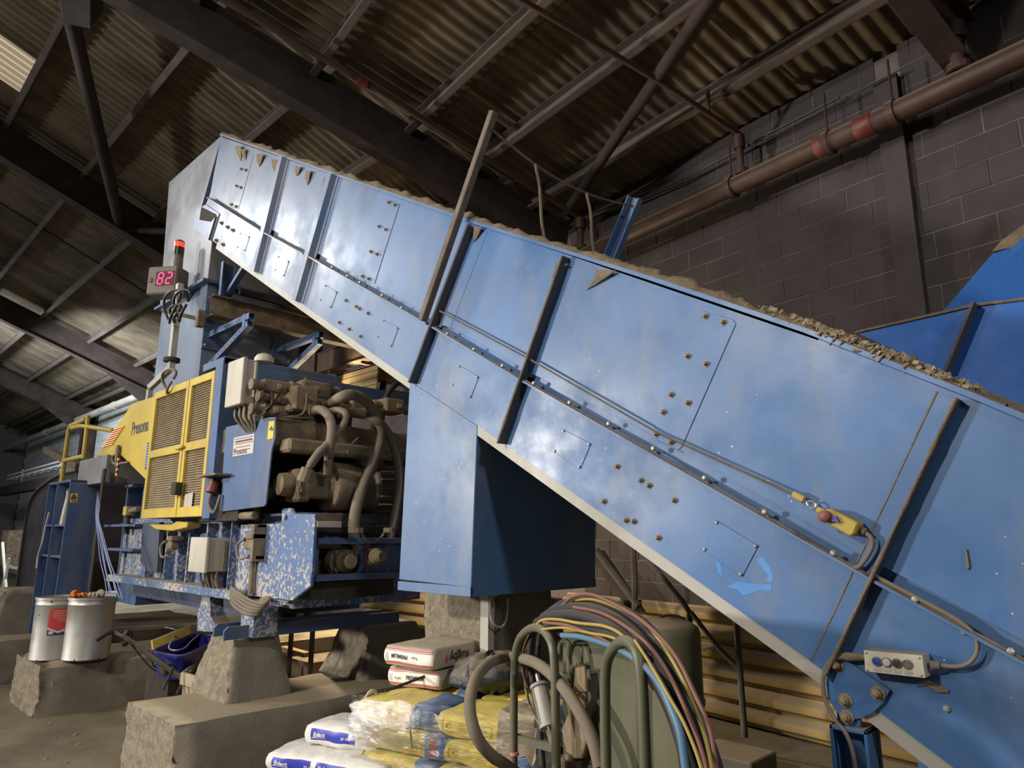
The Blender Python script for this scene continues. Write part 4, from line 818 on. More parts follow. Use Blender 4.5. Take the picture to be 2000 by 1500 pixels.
# left end: chamber boxes, guards, rail
YBX = 2.25; Q = lambda x, y, o=0: at(x, y, 'y', YBX)-Vector((0, o, 0)); XC1, XC0 = Q(138, 938).x, Q(95, 948).x; zt = Q(138, 938).z; YC2 = at(200, 940, 'x', XC1).y
zlo = .45; bx = MB(); bx.box(XC0, XC1-.02, YBX+.22, YC2, zlo, zt-.02).build('chamber_box', BLUEB, bl)
MB().box(XC1-.02, XC1, YBX, YC2, zlo, zt).build('chamber_side', BLUEB, bl, bevel=.003); MB().box(XC0, XC1, YBX, YC2, zt-.015, zt+.01).build('chamber_top', BLUEB, bl, bevel=.003)
for x in (XC0, XC0+(XC1-XC0)*.42): MB().box(x, x+.025, YBX, YBX+.24, zlo, zt).build('chamber_rib', BLUEB, bl)
for y in (1026, 1088): z = Q(115, y).z; MB().box(XC0+.02, XC1-.02, YBX+.02, YBX+.24, z-.012, z+.012).build('shelf', BLUEB, bl)
zs = Q(115, 1026).z+.012
for i, f in enumerate((.25, .58)): c0 = Vector((XC0+(XC1-XC0)*f, YBX+.1, zs)); MB().tube(crv([c0, c0+Vector((.03, 0, .16)), c0+Vector((-.02, .02, .30)), c0+Vector((.05, 0, .42))]), [.06-.001*k for k in range(19)], 8).build('wrapped_rod', CREAM, bl, smooth=40)
MB().tube(crv([Q(*p, .02) for p in ((100, 1000), (92, 1030), (86, 1060), (78, 1085), (75, 1110))]), .012, 6).build('rag_rope', CREAM, bl)
R_ = lambda x, y, o=0: at(x, y, 'x', XC1)+Vector((o, 0, 0)); m = [R_(x, y, .004) for x, y in ((137, 964), (152, 963), (151, 981), (136, 982))]
MB().prism(m, (-.003, 0, 0)).build('warning_label', plain('label_yellow', (.62, .47, .05), .5), bl)
m = MB(); t_ = [(144, 966), (139, 974), (149, 973.5)]
for i in range(3): m.bar(R_(*t_[i], .006), R_(*t_[(i+1) % 3], .006), .014, .002, up=(1, 0, 0))
m.bar(R_(144, 969, .006), R_(144, 972.5, .006), .012, .002, up=(1, 0, 0))
for xx_ in (140, 143.5, 147): m.bar(R_(xx_, 978.5, .006), R_(xx_+2, 978.4, .006), .02, .002, up=(1, 0, 0))
m.build('warning_sign', PR_, bl)
Y4 = 2.42; U = lambda x, y, o=0: at(x, y, 'y', Y4)-Vector((0, o, 0)); MB().box(U(154, 915).x, U(206, 915).x, Y4, Y4+1.1, U(154, 942).z-.05, U(206, 888).z).build('upper_box', HEADM, bl, bevel=.004)
xq = U(206, 915).x; MB().box(xq-.6, XA+.05, Y4+.45, Y4+1.2, .9, U(206, 895).z-.1).build('press_wall', BLUEB, bl)
p, q = at(206, 915, 'x', xq+.12), at(182, 1165, 'x', xq+.12); MB().box(xq+.04, xq+.12, p.y-.008, p.y+.012, .75, p.z).build('press_flange', STEEL, bl, bevel=.003)
for y in (958, 1025, 1072): z = at(230, y, 'y', Y4+.4).z; MB().box(xq+.1, XA+.3, Y4+.2, Y4+.5, z-.015, z+.015).build('shelf', BLUEB, bl)
x = at(262, 1000, 'y', Y4+.4).x; MB().box(x-.02, x+.02, Y4+.3, Y4+.5, 1.2, 2.6).build('wall_rib', BLUEB, bl)
c0 = at(252, 998, 'y', Y4+.2); sv = MB().box(c0.x-.05, c0.x+.06, c0.y-.05, c0.y+.05, c0.z-.05, c0.z+.05).build('safety_switch', YEL, bl, bevel=.006)
MB().lathe(c0-EX*.05, (-1, 0, 0), [(0, .025), (.05, .03), (.06, .01)], 10).build('red_cap', RED, sv); MB().tube([c0+Vector((0, 0, -.05)), c0+Vector((0, 0, -.25))], .025, 8).build('stem', STEEL, sv)
MB().tube([c0+EX*.06, c0+EX*.3+Vector((0, 0, .02))], .03, 8).build('rod', DUSTY, sv)
LW = plain('pale_blue_wire', (.24, .29, .50), .5)
for i in range(6):
    f_ = (i-2.5)/2.5; pts_ = [(191+i*.8, 962+i*5), (190+f_*3, 1005+i*2), (196+f_*5+random.uniform(-2, 2), 1048), (204+f_*9+random.uniform(-3, 3), 1092), (215+f_*13+random.uniform(-3, 3), 1130), (224+f_*15, 1166+4*f_)]
    MB().tube(crv([at(x, y, 'y', 2.22) for x, y in pts_]), .0045, 5).build('loose_wire', LW, bl, smooth=60)
GD = paint('brown_blue_guard', (.075, .065, .075), .5, .2, .5, 0)
q = [(30, 1160), (46, 1040), (52, 1000), (66, 965), (88, 944), (116, 927), (150, 918), (150, 1100), (100, 1160)]; MB().prism([at(x, y, 'y', 2.9) for x, y in q], (0, .9, 0)).build('end_guard', GD, bl, bevel=.004)
MB().tube(crv([at(x, y, 'y', 2.88) for x, y in q[:7]]), .02, 6).build('guard_edge', CABLE, bl)
yr = MB()
for pts in ([(120, 942), (128, 885), (135, 838), (142, 830), (156, 824), (168, 818)], [(172, 812), (168, 855), (163, 896)], [(124, 900), (163, 891)], [(140, 836), (160, 832), (190, 836), (222, 841)]): yr.tube(crv([at(x, y, 'y', 2.6) for x, y in pts], 5), .030, 10)
yr.build('yellow_rail', YEL, bl, smooth=60); MB().bar(at(92, 878, 'y', 2.9), at(156, 912, 'y', 2.9), .12, .10).build('prop_timber', DUSTY, bl)
# ================================================================== concrete footings
def rough_block(b0, b1, t0, t1, z0, z1, name, label, cat, seed=0, amp=.02, n=(10, 22, 8), mats=None, group=None, lip=.03):
    # b0,b1: base corners (x,y); t0,t1: top corners
    m = MB(); off = Vector((seed*7.3, seed*3.1, 0))
    def pt(u, v, w):
        x = (b0[0]+(b1[0]-b0[0])*u)*(1-w)+(t0[0]+(t1[0]-t0[0])*u)*w; y = (b0[1]+(b1[1]-b0[1])*v)*(1-w)+(t0[1]+(t1[1]-t0[1])*v)*w; z = z0+(z1-z0)*w
        p = Vector((x, y, z)); q = p+off
        a_ = amp*(2.2 if v < .02 else 1); e = (u < .01 or u > .99)+(v < .01 or v > .99)+(w > .99)
        d = noise.noise(q*3.1)*a_+noise.noise(q*11)*a_*.6+noise.noise(q*28)*a_*.45*(v < .02)
        c = Vector(((b0[0]+b1[0])/2, (b0[1]+b1[1])/2, (z0+z1)/2)); s = Vector((0, 0, 0))
        if u < .01: s.x -= 1
        if u > .99: s.x += 1
        if v < .01: s.y -= 1
        if v > .99: s.y += 1
        if w > .99: s.z += 1
        p += s*d*.7
        if e >= 2: p -= s*lip*(.5+.5*noise.noise(q*5)+.3)
        if w < .01: p.z = z0
        return p
    nu, nv, nw = n
    def face(f, a, b, mi):
        m.mi = mi; m.grid(f, a, b)
    face(lambda a, b: pt(a, b, 1), nu, nv, 0); face(lambda a, b: pt(1, a, b), nv, nw, 0); face(lambda a, b: pt(0, a, b), nv, nw, 0)
    face(lambda a, b: pt(a, 0, b), nu*2, nw*2, 1); face(lambda a, b: pt(a, 1, b), nu, nw, 0)
    o = m.build(name, [CONC, CONCR], None, smooth=50); tag(o, label, cat, group)
    bm = bmesh.new(); bm.from_mesh(o.data); bmesh.ops.remove_doubles(bm, verts=bm.verts, dist=.002); bmesh.ops.recalc_face_normals(bm, faces=bm.faces); bm.to_mesh(o.data); bm.free()
    for p_ in o.data.polygons: p_.use_smooth = True
    o.data.set_sharp_from_angle(angle=math.radians(38)); return o
rough_block((-5.92, 1.93), (-4.98, 5.6), (-5.92, 1.93), (-4.98, 5.6), 0, .49, 'concrete_plinth', 'long concrete plinth in the foreground with a rough broken end facing left', 'plinth', 1, .013, lip=.014)
rough_block((-5.98, 2.39), (-5.28, 2.92), (-5.80, 2.46), (-5.38, 2.84), .49, .925, 'concrete_pier', 'tapered concrete pier on the front of the nearest plinth under the blue cross beam', 'pier', 2, .012, (10, 10, 12), lip=.012)
rough_block((-5.98, 3.55), (-5.28, 4.3), (-5.80, 3.66), (-5.38, 4.2), .49, .925, 'concrete_pier', 'tapered concrete pier farther back on the nearest plinth, half in shadow', 'pier', 3, .012, (10, 10, 12), lip=.012)
rough_block((-9.2, 1.86), (-8.14, 5.4), (-9.2, 1.86), (-8.16, 5.4), 0, .48, 'concrete_plinth', 'eroded concrete plinth carrying the two silver drums', 'plinth', 5, .022, (12, 30, 10), lip=.045)
rough_block((-4.02, 3.12), (-3.22, 3.72), (-3.98, 3.16), (-3.26, 3.68), 0, 1.352, 'concrete_pier', 'tall square concrete pier standing below the blue drive casing', 'pier', 6, .008, (8, 8, 14), lip=.012)
m = MB(); c0 = at(948, 1220, 'y', 3.08); m.box(c0.x-.035, c0.x+.035, 3.07, 3.12, .2, 1.34); tag(m.build('cover_strip', GALV), 'pale flat strip fixed upright to the tall concrete pier', 'strip')
c0 = at(975, 1165, 'x', -3.2); tag(MB().tube(crv([at(x, y, 'x', -3.19) for x, y in ((958, 1168), (957, 1195), (962, 1215), (974, 1225), (986, 1218), (991, 1195), (992, 1168))]), .007, 6).build('hanging_wire', GALV), 'thin pale wire looping down the dark face of the tall pier', 'wire')
# cross beams over the two piers
bt, bb = at(470, 1222, 'x', -5.36).z, .925; ye_ = at(779, 1190, 'x', -5.36).y
for i, x in enumerate((-5.62, -5.37)):
    y0 = 2.40-.03*i; pts = [(x, y0, bb), (x, y0, bt-.03), (x, y0+.03, bt), (x, ye_, bt), (x, ye_, bb)]
    o = MB().prism(pts, (.02, 0, 0)).build('cross_beam', DP if False else BLUEB, None, bevel=.002); tag(o, ('rear blue plate of the cross beam lying over the two piers', 'front blue plate of the cross beam lying over the two piers')[i], 'beam')
# far left footing
a0 = at(20, 1235, 'z', .48)
rough_block((a0.x-.9, a0.y-.3), (a0.x+.25, a0.y+.4), (a0.x-.6, a0.y-.15), (a0.x+.05, a0.y+.3), .48, 1.0, 'concrete_pier', 'pale sloping concrete pier at the far left edge', 'pier', 8, .01, (8, 8, 8))
rough_block((a0.x-1.6, a0.y-.6), (a0.x+.7, a0.y+2.5), (a0.x-1.6, a0.y-.6), (a0.x+.7, a0.y+2.5), 0, .48, 'concrete_plinth', 'low concrete plinth at the far left behind the drums', 'plinth', 9, .015, (8, 12, 6))
# ================================================================== drums and gloves
DRUM = N('brushed_drum_steel'); c_ = DRUM.mix(DRUM.ramp(DRUM.noise(3, 6, .7), .45, .8), (.42, .41, .39), (.27, .25, .22)); v_ = DRUM.n('TexVoronoi'); v_.inputs['Scale'].default_value = 9; DRUM.l(DRUM.n('NewGeometry').outputs['Position'], v_.inputs['Vector'])
c_ = DRUM.mix(DRUM.math('LESS_THAN', v_.outputs['Distance'], .10), c_, (.06, .045, .035)); c_ = DRUM.mix(DRUM.up(.6), c_, (.30, .25, .18)); DRUM.fin(c_, DRUM.ramp(DRUM.noise(5, 4), .3, .7, .42, .58), .7)
DR = []
for i, (px, dx, lb) in enumerate(((100, 0, 'silver steel drum with a red and blue label beside the other drum'), (166, 0, 'silver steel drum without label, gloves lying on its lid'))):
    f = at(px, 1291, 'z', .48); v = Vector((f.x, f.y, 0)).normalized(); c0 = Vector((f.x, f.y, .48))+v*.2
    r = .215 if i else .2; top = at(px, 1166, 'x', c0.x).z
    t = thing('steel_drum', lb, 'drum', c0, 'silver drums'); h = top-.48
    MB().lathe(c0, (0, 0, 1), [(0, r*.97), (.01, r), (.02, r*.985), (h*.5, r*.985), (h-.075, r*.99), (h-.065, r*1.02), (h-.05, r*.99), (h-.02, r)], 36).build('body', DRUM.m, t, smooth=40)
    MB().lathe(c0+Vector((0, 0, h)), (0, 0, 1), [(-.02, r*1.0), (-.022, r*1.035), (0, r*1.035), (.004, r), (-.008, r*.96), (-.01, r*.02)], 36).build('lid', DRUM.m, t, smooth=40)
    DR.append((c0, r, top, t))
c0, r, top, t = DR[0]; ang0 = math.atan2(-c0.y, -c0.x)+.18
def onc(a, z, o=.001): th = ang0+a/r; return Vector((c0.x+math.cos(th)*(r+o), c0.y+math.sin(th)*(r+o), z))
def patch(a0_, a1, zf0, zf1, o, mat, nm): MB().grid(lambda u, v: onc(a0_+(a1-a0_)*u, zf0(u)+(zf1(u)-zf0(u))*v, o), 12, 1).build(nm, mat, t)
zc = top-.22
patch(-.105, .105, lambda u: zc-.13, lambda u: zc+.12, .002, plain('label_blue', (.03, .035, .14), .45), 'blue_label')
patch(-.105, .105, lambda u: zc-.055-.045*(1-abs(u*2-.9)), lambda u: zc+.12, .0035, plain('label_red', (.50, .055, .05), .45), 'red_label')
wh = plain('label_white', (.55, .52, .5), .5)
patch(-.105, .105, lambda u: zc-.068-.045*(1-abs(u*2-.9)), lambda u: zc-.05-.045*(1-abs(u*2-.9)), .0045, wh, 'white_stripe')
for i_, (w0, w1, dz) in enumerate(((-.07, .08, .09), (-.07, .05, .068), (-.07, .06, .046), (-.05, .04, .022), (-.02, .05, 0))): patch(w0, w1, lambda u, d=dz: zc+d, lambda u, d=dz: zc+d+.009, .0045, plain('label_pink', (.62, .25, .22), .5), 'label_line')
patch(-.09, -.05, lambda u: zc-.12, lambda u: zc-.09, .0045, wh, 'label_block'); patch(.02, .06, lambda u: zc-.10, lambda u: zc-.085, .0045, wh, 'label_block')
c0, r, top, t = DR[1]
for i, (col, dx, dy, rz, lb) in enumerate((((.62, .16, .04), .02, -.12, .4, 'orange work glove lying on the unlabelled drum'), ((.55, .50, .36), .10, .02, -.5, 'cream knitted work glove lying on the unlabelled drum'))):
    MT = rough_mat('glove_fabric', col, tuple(x*.7 for x in col), 25, .6, .006, 90); b = Vector((c0.x+dx, c0.y+dy, top+.012)); ca, sa = math.cos(rz), math.sin(rz)
    Lc = lambda x, y, z: b+Vector((ca*x-sa*y, sa*x+ca*y, z)); m = MB()
    m.grid(lambda u, v: Lc((u-.5)*.11, (v-.5)*.11, .028*math.sin(math.pi*u)**.6*math.sin(math.pi*v)**.6+.008*noise.noise(Vector((u*5, v*5, i)))), 10, 10)
    for k in range(4): y = -.042+.028*k; l = (.065, .08, .082, .06)[k]; m.tube(crv([Lc(.045, y, .01), Lc(.06+l*.5, y*1.15, .034-.006*k), Lc(.055+l, y*1.3, .008)], 4), .0125, 8)
    m.tube(crv([Lc(-.01, -.05, .01), Lc(.02, -.085, .02), Lc(.05, -.10, .008)], 4), .013, 8); m.tube([Lc(-.05, 0, .016), Lc(-.09, 0, .014)], [.04, .045], 10)
    tag(m.build('work_glove', MT, None, smooth=60), lb, 'glove')
# ================================================================== walk-behind trolley, tub, trough, boards
tr = thing('hand_trolley', 'dusty two wheeled trolley with black curved handle grips leaning between plinths', 'trolley', at(372, 1345, 'x', -6.4))
H_ = lambda x, y, X=-7.1: at(x, y, 'x', X)
hb = H_(243, 1243); ft = at(372, 1338, 'x', -6.35)
MB().tube([hb, ft], .020, 10).build('main_tube', DARKV, tr, smooth=60); MB().tube([hb+Vector((.03, .05, -.04)), ft+Vector((0, .06, -.02))], .014, 8).build('main_tube', DARKV, tr, smooth=60)
ga = [H_(188, 1251), H_(200, 1242), H_(212, 1236), H_(222, 1234)]; MB().tube(crv(ga), .022, 10).build('grip', BLK, tr, smooth=60)
MB().tube([ga[-1], H_(232, 1239), hb], .015, 8).build('handle_tube', ZINC, tr); MB().tube(crv([hb, H_(250, 1234), H_(254, 1243), H_(248, 1254), H_(238, 1259)]), .024, 10).build('grip', BLK, tr, smooth=60)
MB().tube(crv([hb, H_(262, 1262), H_(292, 1282), H_(300, 1300), H_(310, 1305)]), .007, 6).build('cable', BLK, tr); MB().tube(crv([hb, H_(268, 1273), H_(296, 1305), H_(322, 1315)]), .006, 6).build('cable', BLK, tr)
for dy in (-.22, .22): MB().lathe((ft.x-.1, ft.y+dy, .17), (0, 1, 0), [(-.03, .08), (-.03, .155), (-.015, .17), (.015, .17), (.03, .155), (.03, .08)], 20).build('wheel', BLK, tr, smooth=40)
MB().tube([(ft.x-.1, ft.y-.26, .17), (ft.x-.1, ft.y+.26, .17)], .015, 8).build('axle', DUSTY, tr)
for pts in (((340, 1302), (318, 1348)), ((366, 1318), (345, 1356)), ((372, 1310), (380, 1330), (362, 1356)), ((388, 1320), (396, 1330), (384, 1352))): MB().tube(crv([at(x, y, 'x', -6.35) for x, y in pts], 4), .013, 8).build('leg', DARKV, tr, smooth=60)
c0 = at(322, 1306, 'x', -6.7); MB().box(c0.x-.06, c0.x+.06, c0.y-.03, c0.y+.03, c0.z-.05, c0.z+.05).build('clamp', DARKV, tr, bevel=.01)
zr = .66; q = [at(x, y, 'z', zr) for x, y in ((302, 1269), (356, 1279), (421, 1249), (380, 1238))]; cen = sum(q, Vector())/4; q = [cen+(p-cen)*1.14 for p in q]
TUB = paint('blue_plastic_tub', (.012, .018, .22), .35, .2, .25, 0, dust=.25, spec=.5)
def rr(s, z, n_=9):   # rounded quad ring
    out = []
    for i in range(4):
        p, a_, b_ = q[i], q[i-1], q[(i+1) % 4]; p0 = p.lerp(a_, .22); p1 = p.lerp(b_, .22)
        for k in range(n_): t_ = k/(n_-1); w_ = p0*(1-t_)**2+p*2*t_*(1-t_)+p1*t_*t_; w_ = cen+(w_-cen)*s; w_.z = z; out.append(w_)
    return out
m = MB(); rings = [rr(.84, zr-.22), rr(.97, zr-.02), rr(1.05, zr-.02), rr(1.06, zr), rr(.97, zr+.004), rr(.93, zr-.02), rr(.82, zr-.20)]; n_ = len(rings[0])
for rg in rings: m.v += rg
for i in range(len(rings)-1):
    for k in range(n_): m.f.append((i*n_+k, i*n_+(k+1) % n_, (i+1)*n_+(k+1) % n_, (i+1)*n_+k)); m.m.append(0)
m.f += [tuple(range(n_)), tuple(range((len(rings)-1)*n_, len(rings)*n_))]; m.m += [0, 0]
tag(m.build('plastic_tub', TUB, None, smooth=40), 'royal blue plastic tub between the plinths with a pale cord across it', 'tub')
zz = zr-.22; tag(MB().box(cen.x-.28, cen.x+.28, cen.y-.25, cen.y+.25, 0, zz).build('packing_block', DARKV), 'block coloured dark as shade under the royal blue plastic tub', 'block')  # added support, coloured dark as the gloom under the tub
tag(MB().tube(crv([at(x, y, 'z', zr+.02) for x, y in ((322, 1225), (345, 1232), (330, 1262), (340, 1270), (360, 1266), (374, 1252), (388, 1240))]), .007, 6).build('loose_cord', GALV), 'thin pale cord lying across the royal blue tub', 'cord')
q2 = [(298, 1252), (372, 1222), (372, 1238), (300, 1272)]; m = MB().prism([at(x, y, 'x', -7.7) for x, y in q2], (-.05, 0, 0)); tag(m.build('yellow_board', YEL), 'yellow painted board standing behind the royal blue tub', 'board')
# pale trough
zt_ = .56; a0, b0, c0, d0 = [at(x, y, 'z', zt_) for x, y in ((352, 1313), (400, 1326), (430, 1300), (385, 1290))]
m = MB(); m.prism([a0, b0, c0, d0], (0, 0, -.09)); cn = (a0+b0+c0+d0)/4; TR = rough_mat('cream_trough', (.36, .31, .22), (.27, .23, .16), 5, .4)
m2 = MB(); rim = [p for p in (a0, b0, c0, d0)]; inn = [cn+(p-cn)*.80 for p in rim]; low = [Vector((p.x, p.y, zt_-.10)) for p in rim]; il = [Vector((p.x, p.y, zt_-.09)) for p in inn]; base = [cn+(p-cn)*.72+Vector((0, 0, -zt_)) for p in rim]; bt_ = [cn+(p-cn)*.85+Vector((0, 0, -.10)) for p in rim]
m2.v = rim+inn+low+il+bt_+base
for k in range(4):
    j = (k+1) % 4; m2.f += [(k, j, 4+j, 4+k), (k, j, 8+j, 8+k), (4+k, 4+j, 12+j, 12+k), (8+k, 8+j, 16+j, 16+k), (16+k, 16+j, 20+j, 20+k)]
m2.f += [(12, 13, 14, 15), (20, 21, 22, 23)]; m2.m = [0]*len(m2.f)
tag(m2.build('stone_trough', TR, None, bevel=.008), 'cream trough with dusty top tucked behind the front pier', 'trough')
# props and planks under the baler
for i, (x, y0, y1) in enumerate(((565, 1236, 1300), (606, 1215, 1310))):
    p = at(x, y1, 'z', .0) if False else at(x, y1, 'y', 4.2); o = MB().box(p.x-.02, p.x+.02, 4.18, 4.22, 0, at(x, y0, 'y', 4.2).z).build('prop_post', STEEL); tag(o, ('thin dark post under the baler nearest the front pier', 'thin dark post under the baler beside the rear pier')[i], 'post')
p, q = at(552, 1266, 'y', 4.25), at(600, 1279, 'y', 4.3); o = MB().bar(p, q, .09, .05).build('plank', rough_mat('raw_wood', (.34, .24, .13), (.26, .18, .10), 8, .2)); tag(o, 'short raw wooden plank lying under the baler between two posts', 'plank')
p = at(575, 1290, 'y', 4.5); o = MB().box(p.x-.1, p.x+.55, 4.4, 5.0, 0, p.z+.05).build('pallet_block', rough_mat('dark_timber', (.22, .17, .11), (.15, .12, .08), 6, .3)); tag(o, 'dark timber block stacked behind the thin posts under the baler', 'block')  # timber in a darker brown
p = at(750, 1182, 'y', 4.7)
MB_ = MB(); SK_ = MB_.grid(lambda u, v: Vector((at(777, 1172, 'y', 6.55).x, 6.55, 1.19))+Vector((math.cos(2*math.pi*u)*math.sin(math.pi*v)*.22, math.sin(2*math.pi*u)*math.sin(math.pi*v)*.2, math.cos(math.pi*v)*.18))*(1+.25*noise.noise(Vector((math.cos(6.28*u)*3, math.sin(6.28*u)*3, v*5)))), 20, 12)
o = MB_.build('orange_sack', plain('orange_red_plastic', (.62, .10, .03), .5), None, smooth=50); tag(o, 'bright orange red sack heaped on the yellow crash barriers', 'sack')
# ================================================================== crash barriers and stair rail by the wall
BAR = paint('dusty_yellow_barrier', (.30, .205, .065), .7, .25, .6, .0, dust=1, dirtcol=(.20, .155, .10), dlo=.1)
prof = [(0, 0), (.01, .02), (.075, .055), (.08, .085), (.075, .115), (.005, .150), (0, .165), (.005, .18), (.075, .215), (.08, .245), (.075, .275), (.01, .31), (0, .33)]
def barrier(org, d, n, length, z, lab):
    m = MB(); vs = []
    for t_ in (0, length): vs += [org+d*t_+n*(a+.02)+Vector((0, 0, z+b)) for a, b in prof]
    k = len(prof); m.add(vs, [(i, i+1, k+i+1, k+i) for i in range(k-1)])
    vb = [v-n*.006 for v in vs]; m.add(vb, [(i, i+1, k+i+1, k+i) for i in range(k-1)])
    tag(m.build('crash_barrier', BAR, None, smooth=30), lab, 'barrier')
for i, nm in enumerate(('bottom', 'second from the bottom', 'top')):
    if i < 3: barrier(WP(-1.6, 0, .12), dR, nR, HK+1.5, .02+.335*i-(.0), 'dusty yellow crash barrier along the right wall, %s of its stack' % nm)
for i, nm in enumerate(('lower', 'upper')): barrier(Vector((K.x-.2, YW-.12, 0)), XM, YM_, 4.0, .35+.335*i, 'yellow crash barrier along the left wall behind the tall pier, %s one' % nm)
sr = thing('stair_rail', 'dark tubular stair rail between the conveyor and the block wall', 'rail', WP(1.5, 0, .9))
W1 = lambda x, y, o=.9: pln(x, y, WP(0, 0, o), nR)
TB = rough_mat('grey_rail_tube', (.12, .105, .09), (.075, .065, .055), 5, .2)
for pts, r in ((((1436, 1190), (1446, 1320), (1455, 1440)), .026), (((1225, 1040), (1280, 1110), (1335, 1178), (1346, 1196), (1350, 1300), (1352, 1420)), .026), (((1350, 1196), (1400, 1262), (1448, 1312)), .02), (((1236, 1060), (1240, 1130), (1240, 1190)), .03), (((1165, 1075), (1248, 1185)), .035)):
    MB().tube([W1(*p) for p in pts], r, 10).build('rail_tube', TB, sr, smooth=60)
for (a, b) in (((1110, 1195), (1236, 1175)),): p, q = W1(*a, .7), W1(*b, .7); MB().bar(p, q, .25, .03).build('tread', DARKV, sr)
MB().prism([W1(1150, 1075, .6), W1(1180, 1075, .6), W1(1262, 1195, .6), W1(1235, 1195, .6)], nR*.04).build('stringer', STEEL, sr)
o = MB().tube(crv([W1(*p, 1.0) for p in ((1275, 1216), (1300, 1202), (1330, 1206), (1356, 1235), (1364, 1260), (1355, 1300), (1342, 1330))]), .010, 6).build('loop_cable', BLK, None, smooth=60); tag(o, 'thin black cable looping beside the bent stair rail tube', 'cable')
# concrete block and board low at the right
a0 = at(1430, 1480, 'z', .12); o = MB().box(a0.x-.25, a0.x+.22, a0.y-.15, a0.y+.25, 0, .16).build('concrete_block', CONC, None, bevel=.01); tag(o, 'dusty concrete block on the floor right of the green machine', 'block')
a0 = at(1745, 1490, 'z', .02); o = MB().obox(a0, Vector((.22, .1, 0)), Vector((-.12, .2, 0)), Vector((0, 0, .012))).build('board', CONC); tag(o, 'grey board lying on the floor behind the conveyor leg', 'board')
# far left clutter
BALE = rough_mat('pressed_bale', (.20, .15, .10), (.11, .085, .06), 14, 1.2, .04, 14)
p = at(34, 1100, 'y', 4.6); zb0 = p.z-.1
for i, x in enumerate((12, 40)):
    px_ = at(x, 1060, 'y', 4.6).x-.3; m = MB(); nz = lambda a, b, c: .035*noise.noise(Vector((a*7, b*7, c*7+i)))
    bb_ = [(px_-.48*(1-i*.2), px_+.48*(1-i*.2)), (4.6, 5.5), (zb0, zb0+1.0)]; L3 = lambda k, t_: bb_[k][0]+(bb_[k][1]-bb_[k][0])*t_
    m.grid(lambda u, v: Vector((L3(0, u), L3(1, 0)+nz(u, 0, v), L3(2, v))), 12, 12); m.grid(lambda u, v: Vector((L3(0, 1)+nz(1, u, v), L3(1, u), L3(2, v))), 10, 12); m.grid(lambda u, v: Vector((L3(0, u), L3(1, v), L3(2, 1)+nz(u, v, 1))), 12, 10)
    m.grid(lambda u, v: Vector((L3(0, 0), L3(1, u), L3(2, v))), 2, 2); m.grid(lambda u, v: Vector((L3(0, u), L3(1, v), L3(2, 0))), 2, 2); m.grid(lambda u, v: Vector((L3(0, u), L3(1, 1), L3(2, v))), 2, 2)
    tag(m.build('pressed_bale', BALE), ('brown pressed bale at the left edge of the picture', 'brown pressed bale just behind the curved guard at far left')[i], 'bale')
st = thing('steel_stand', 'pale steel stand under the pressed bales at far left', 'stand', (p.x, 5.0, 0))
m = MB().box(p.x-1.6, p.x+.5, 4.55, 5.5, zb0-.06, zb0).build('shelf', GALV, st)
for dx in (-1.4, .4):
    for y in (4.6, 5.4): MB().box(p.x+dx-.03, p.x+dx+.03, y-.03, y+.03, 0, zb0-.06).build('leg', GALV, st)
tp = thing('cable_tray', 'dusty galvanised cable tray crossing in front of the pale wall at far left', 'cable tray', at(60, 930, 'y', 5.2))
for dz in (0, .12): a0, b0 = at(14, 936, 'y', 5.2), at(120, 908, 'y', 5.2); MB().bar(a0+Vector((0, 0, dz)), b0+Vector((0, 0, dz)), .03, .05).build('side_rail', GALV, tp)
for i in range(9): p = a0.lerp(b0, i/8); MB().box(p.x-.015, p.x+.015, 5.2, 5.5, p.z, p.z+.03).build('rung', GALV, tp)
for f in (.15, .85): q_ = a0.lerp(b0, f); MB().box(q_.x-.015, q_.x+.015, 5.41, 5.44, at(0, 958, 'y', 5.4).z-.05, q_.z+.3).build('drop_rod', GALV, tp)
a0, b0 = at(-10, 958, 'y', 5.4), at(90, 958, 'y', 5.4); o = MB().box(a0.x, b0.x, 5.4, 5.7, a0.z-.22, a0.z+.1).build('transfer_beam', STEEL); tag(o, 'dark horizontal beam crossing below the cable tray at far left', 'beam')
for i, (x, y, X2, Y2) in enumerate(((5, 1060, 18, 1230), (18, 1090, 0, 1190))): o = MB().bar(at(x, y, 'y', 3.6), at(X2, Y2, 'y', 3.6), .05, .05).build('strut', GALV); tag(o, ('pale leaning strut at the far left edge', 'second pale strut crossing low at the far left edge')[i], 'strut')

# lit gantry steel, crate and work light seen through the gap above the power pack
GT = rough_mat('rusty_gantry_steel', (.13, .095, .065), (.08, .06, .045), 5, .4, dust=.6)
gn = thing('gantry', 'rusty gantry steelwork behind the hydraulic power pack under the conveyor', 'gantry', (at(650, 720, 'y', 5.0).x, 5.0, 0))
a0, b0 = at(596, 728, 'y', 5.0), at(735, 690, 'y', 5.0); m = MB(); m.obox((a0+b0)/2+Vector((0, 0, .1)), Vector(((b0.x-a0.x)/2+.6, 0, 0)), Vector((0, .006, 0)), Vector((0, 0, .14)))
for k in (-.04, .24): m.obox((a0+b0)/2+Vector((0, .05, k)), Vector(((b0.x-a0.x)/2+.6, 0, 0)), Vector((0, .07, 0)), Vector((0, 0, .008)))
m.build('beam', GT, gn)
for px in (640, 700, 760): p = at(px, 715, 'y', 5.0); MB().box(p.x-.03, p.x+.03, 5.02, 6.6, a0.z-.1, a0.z-.02).build('joist', GT, gn)
p = at(611, 700, 'y', 5.0); MB().box(a0.x+.25, a0.x+.33, 4.96, 5.04, 0, a0.z+.3).build('post', GT, gn)
p = at(742, 780, 'y', 5.3); q = at(760, 705, 'y', 5.3); MB().tube([q+(q-p)*.2, p+(p-q)*.8], .045, 10).build('red_pipe', RPIPE, gn, smooth=60)
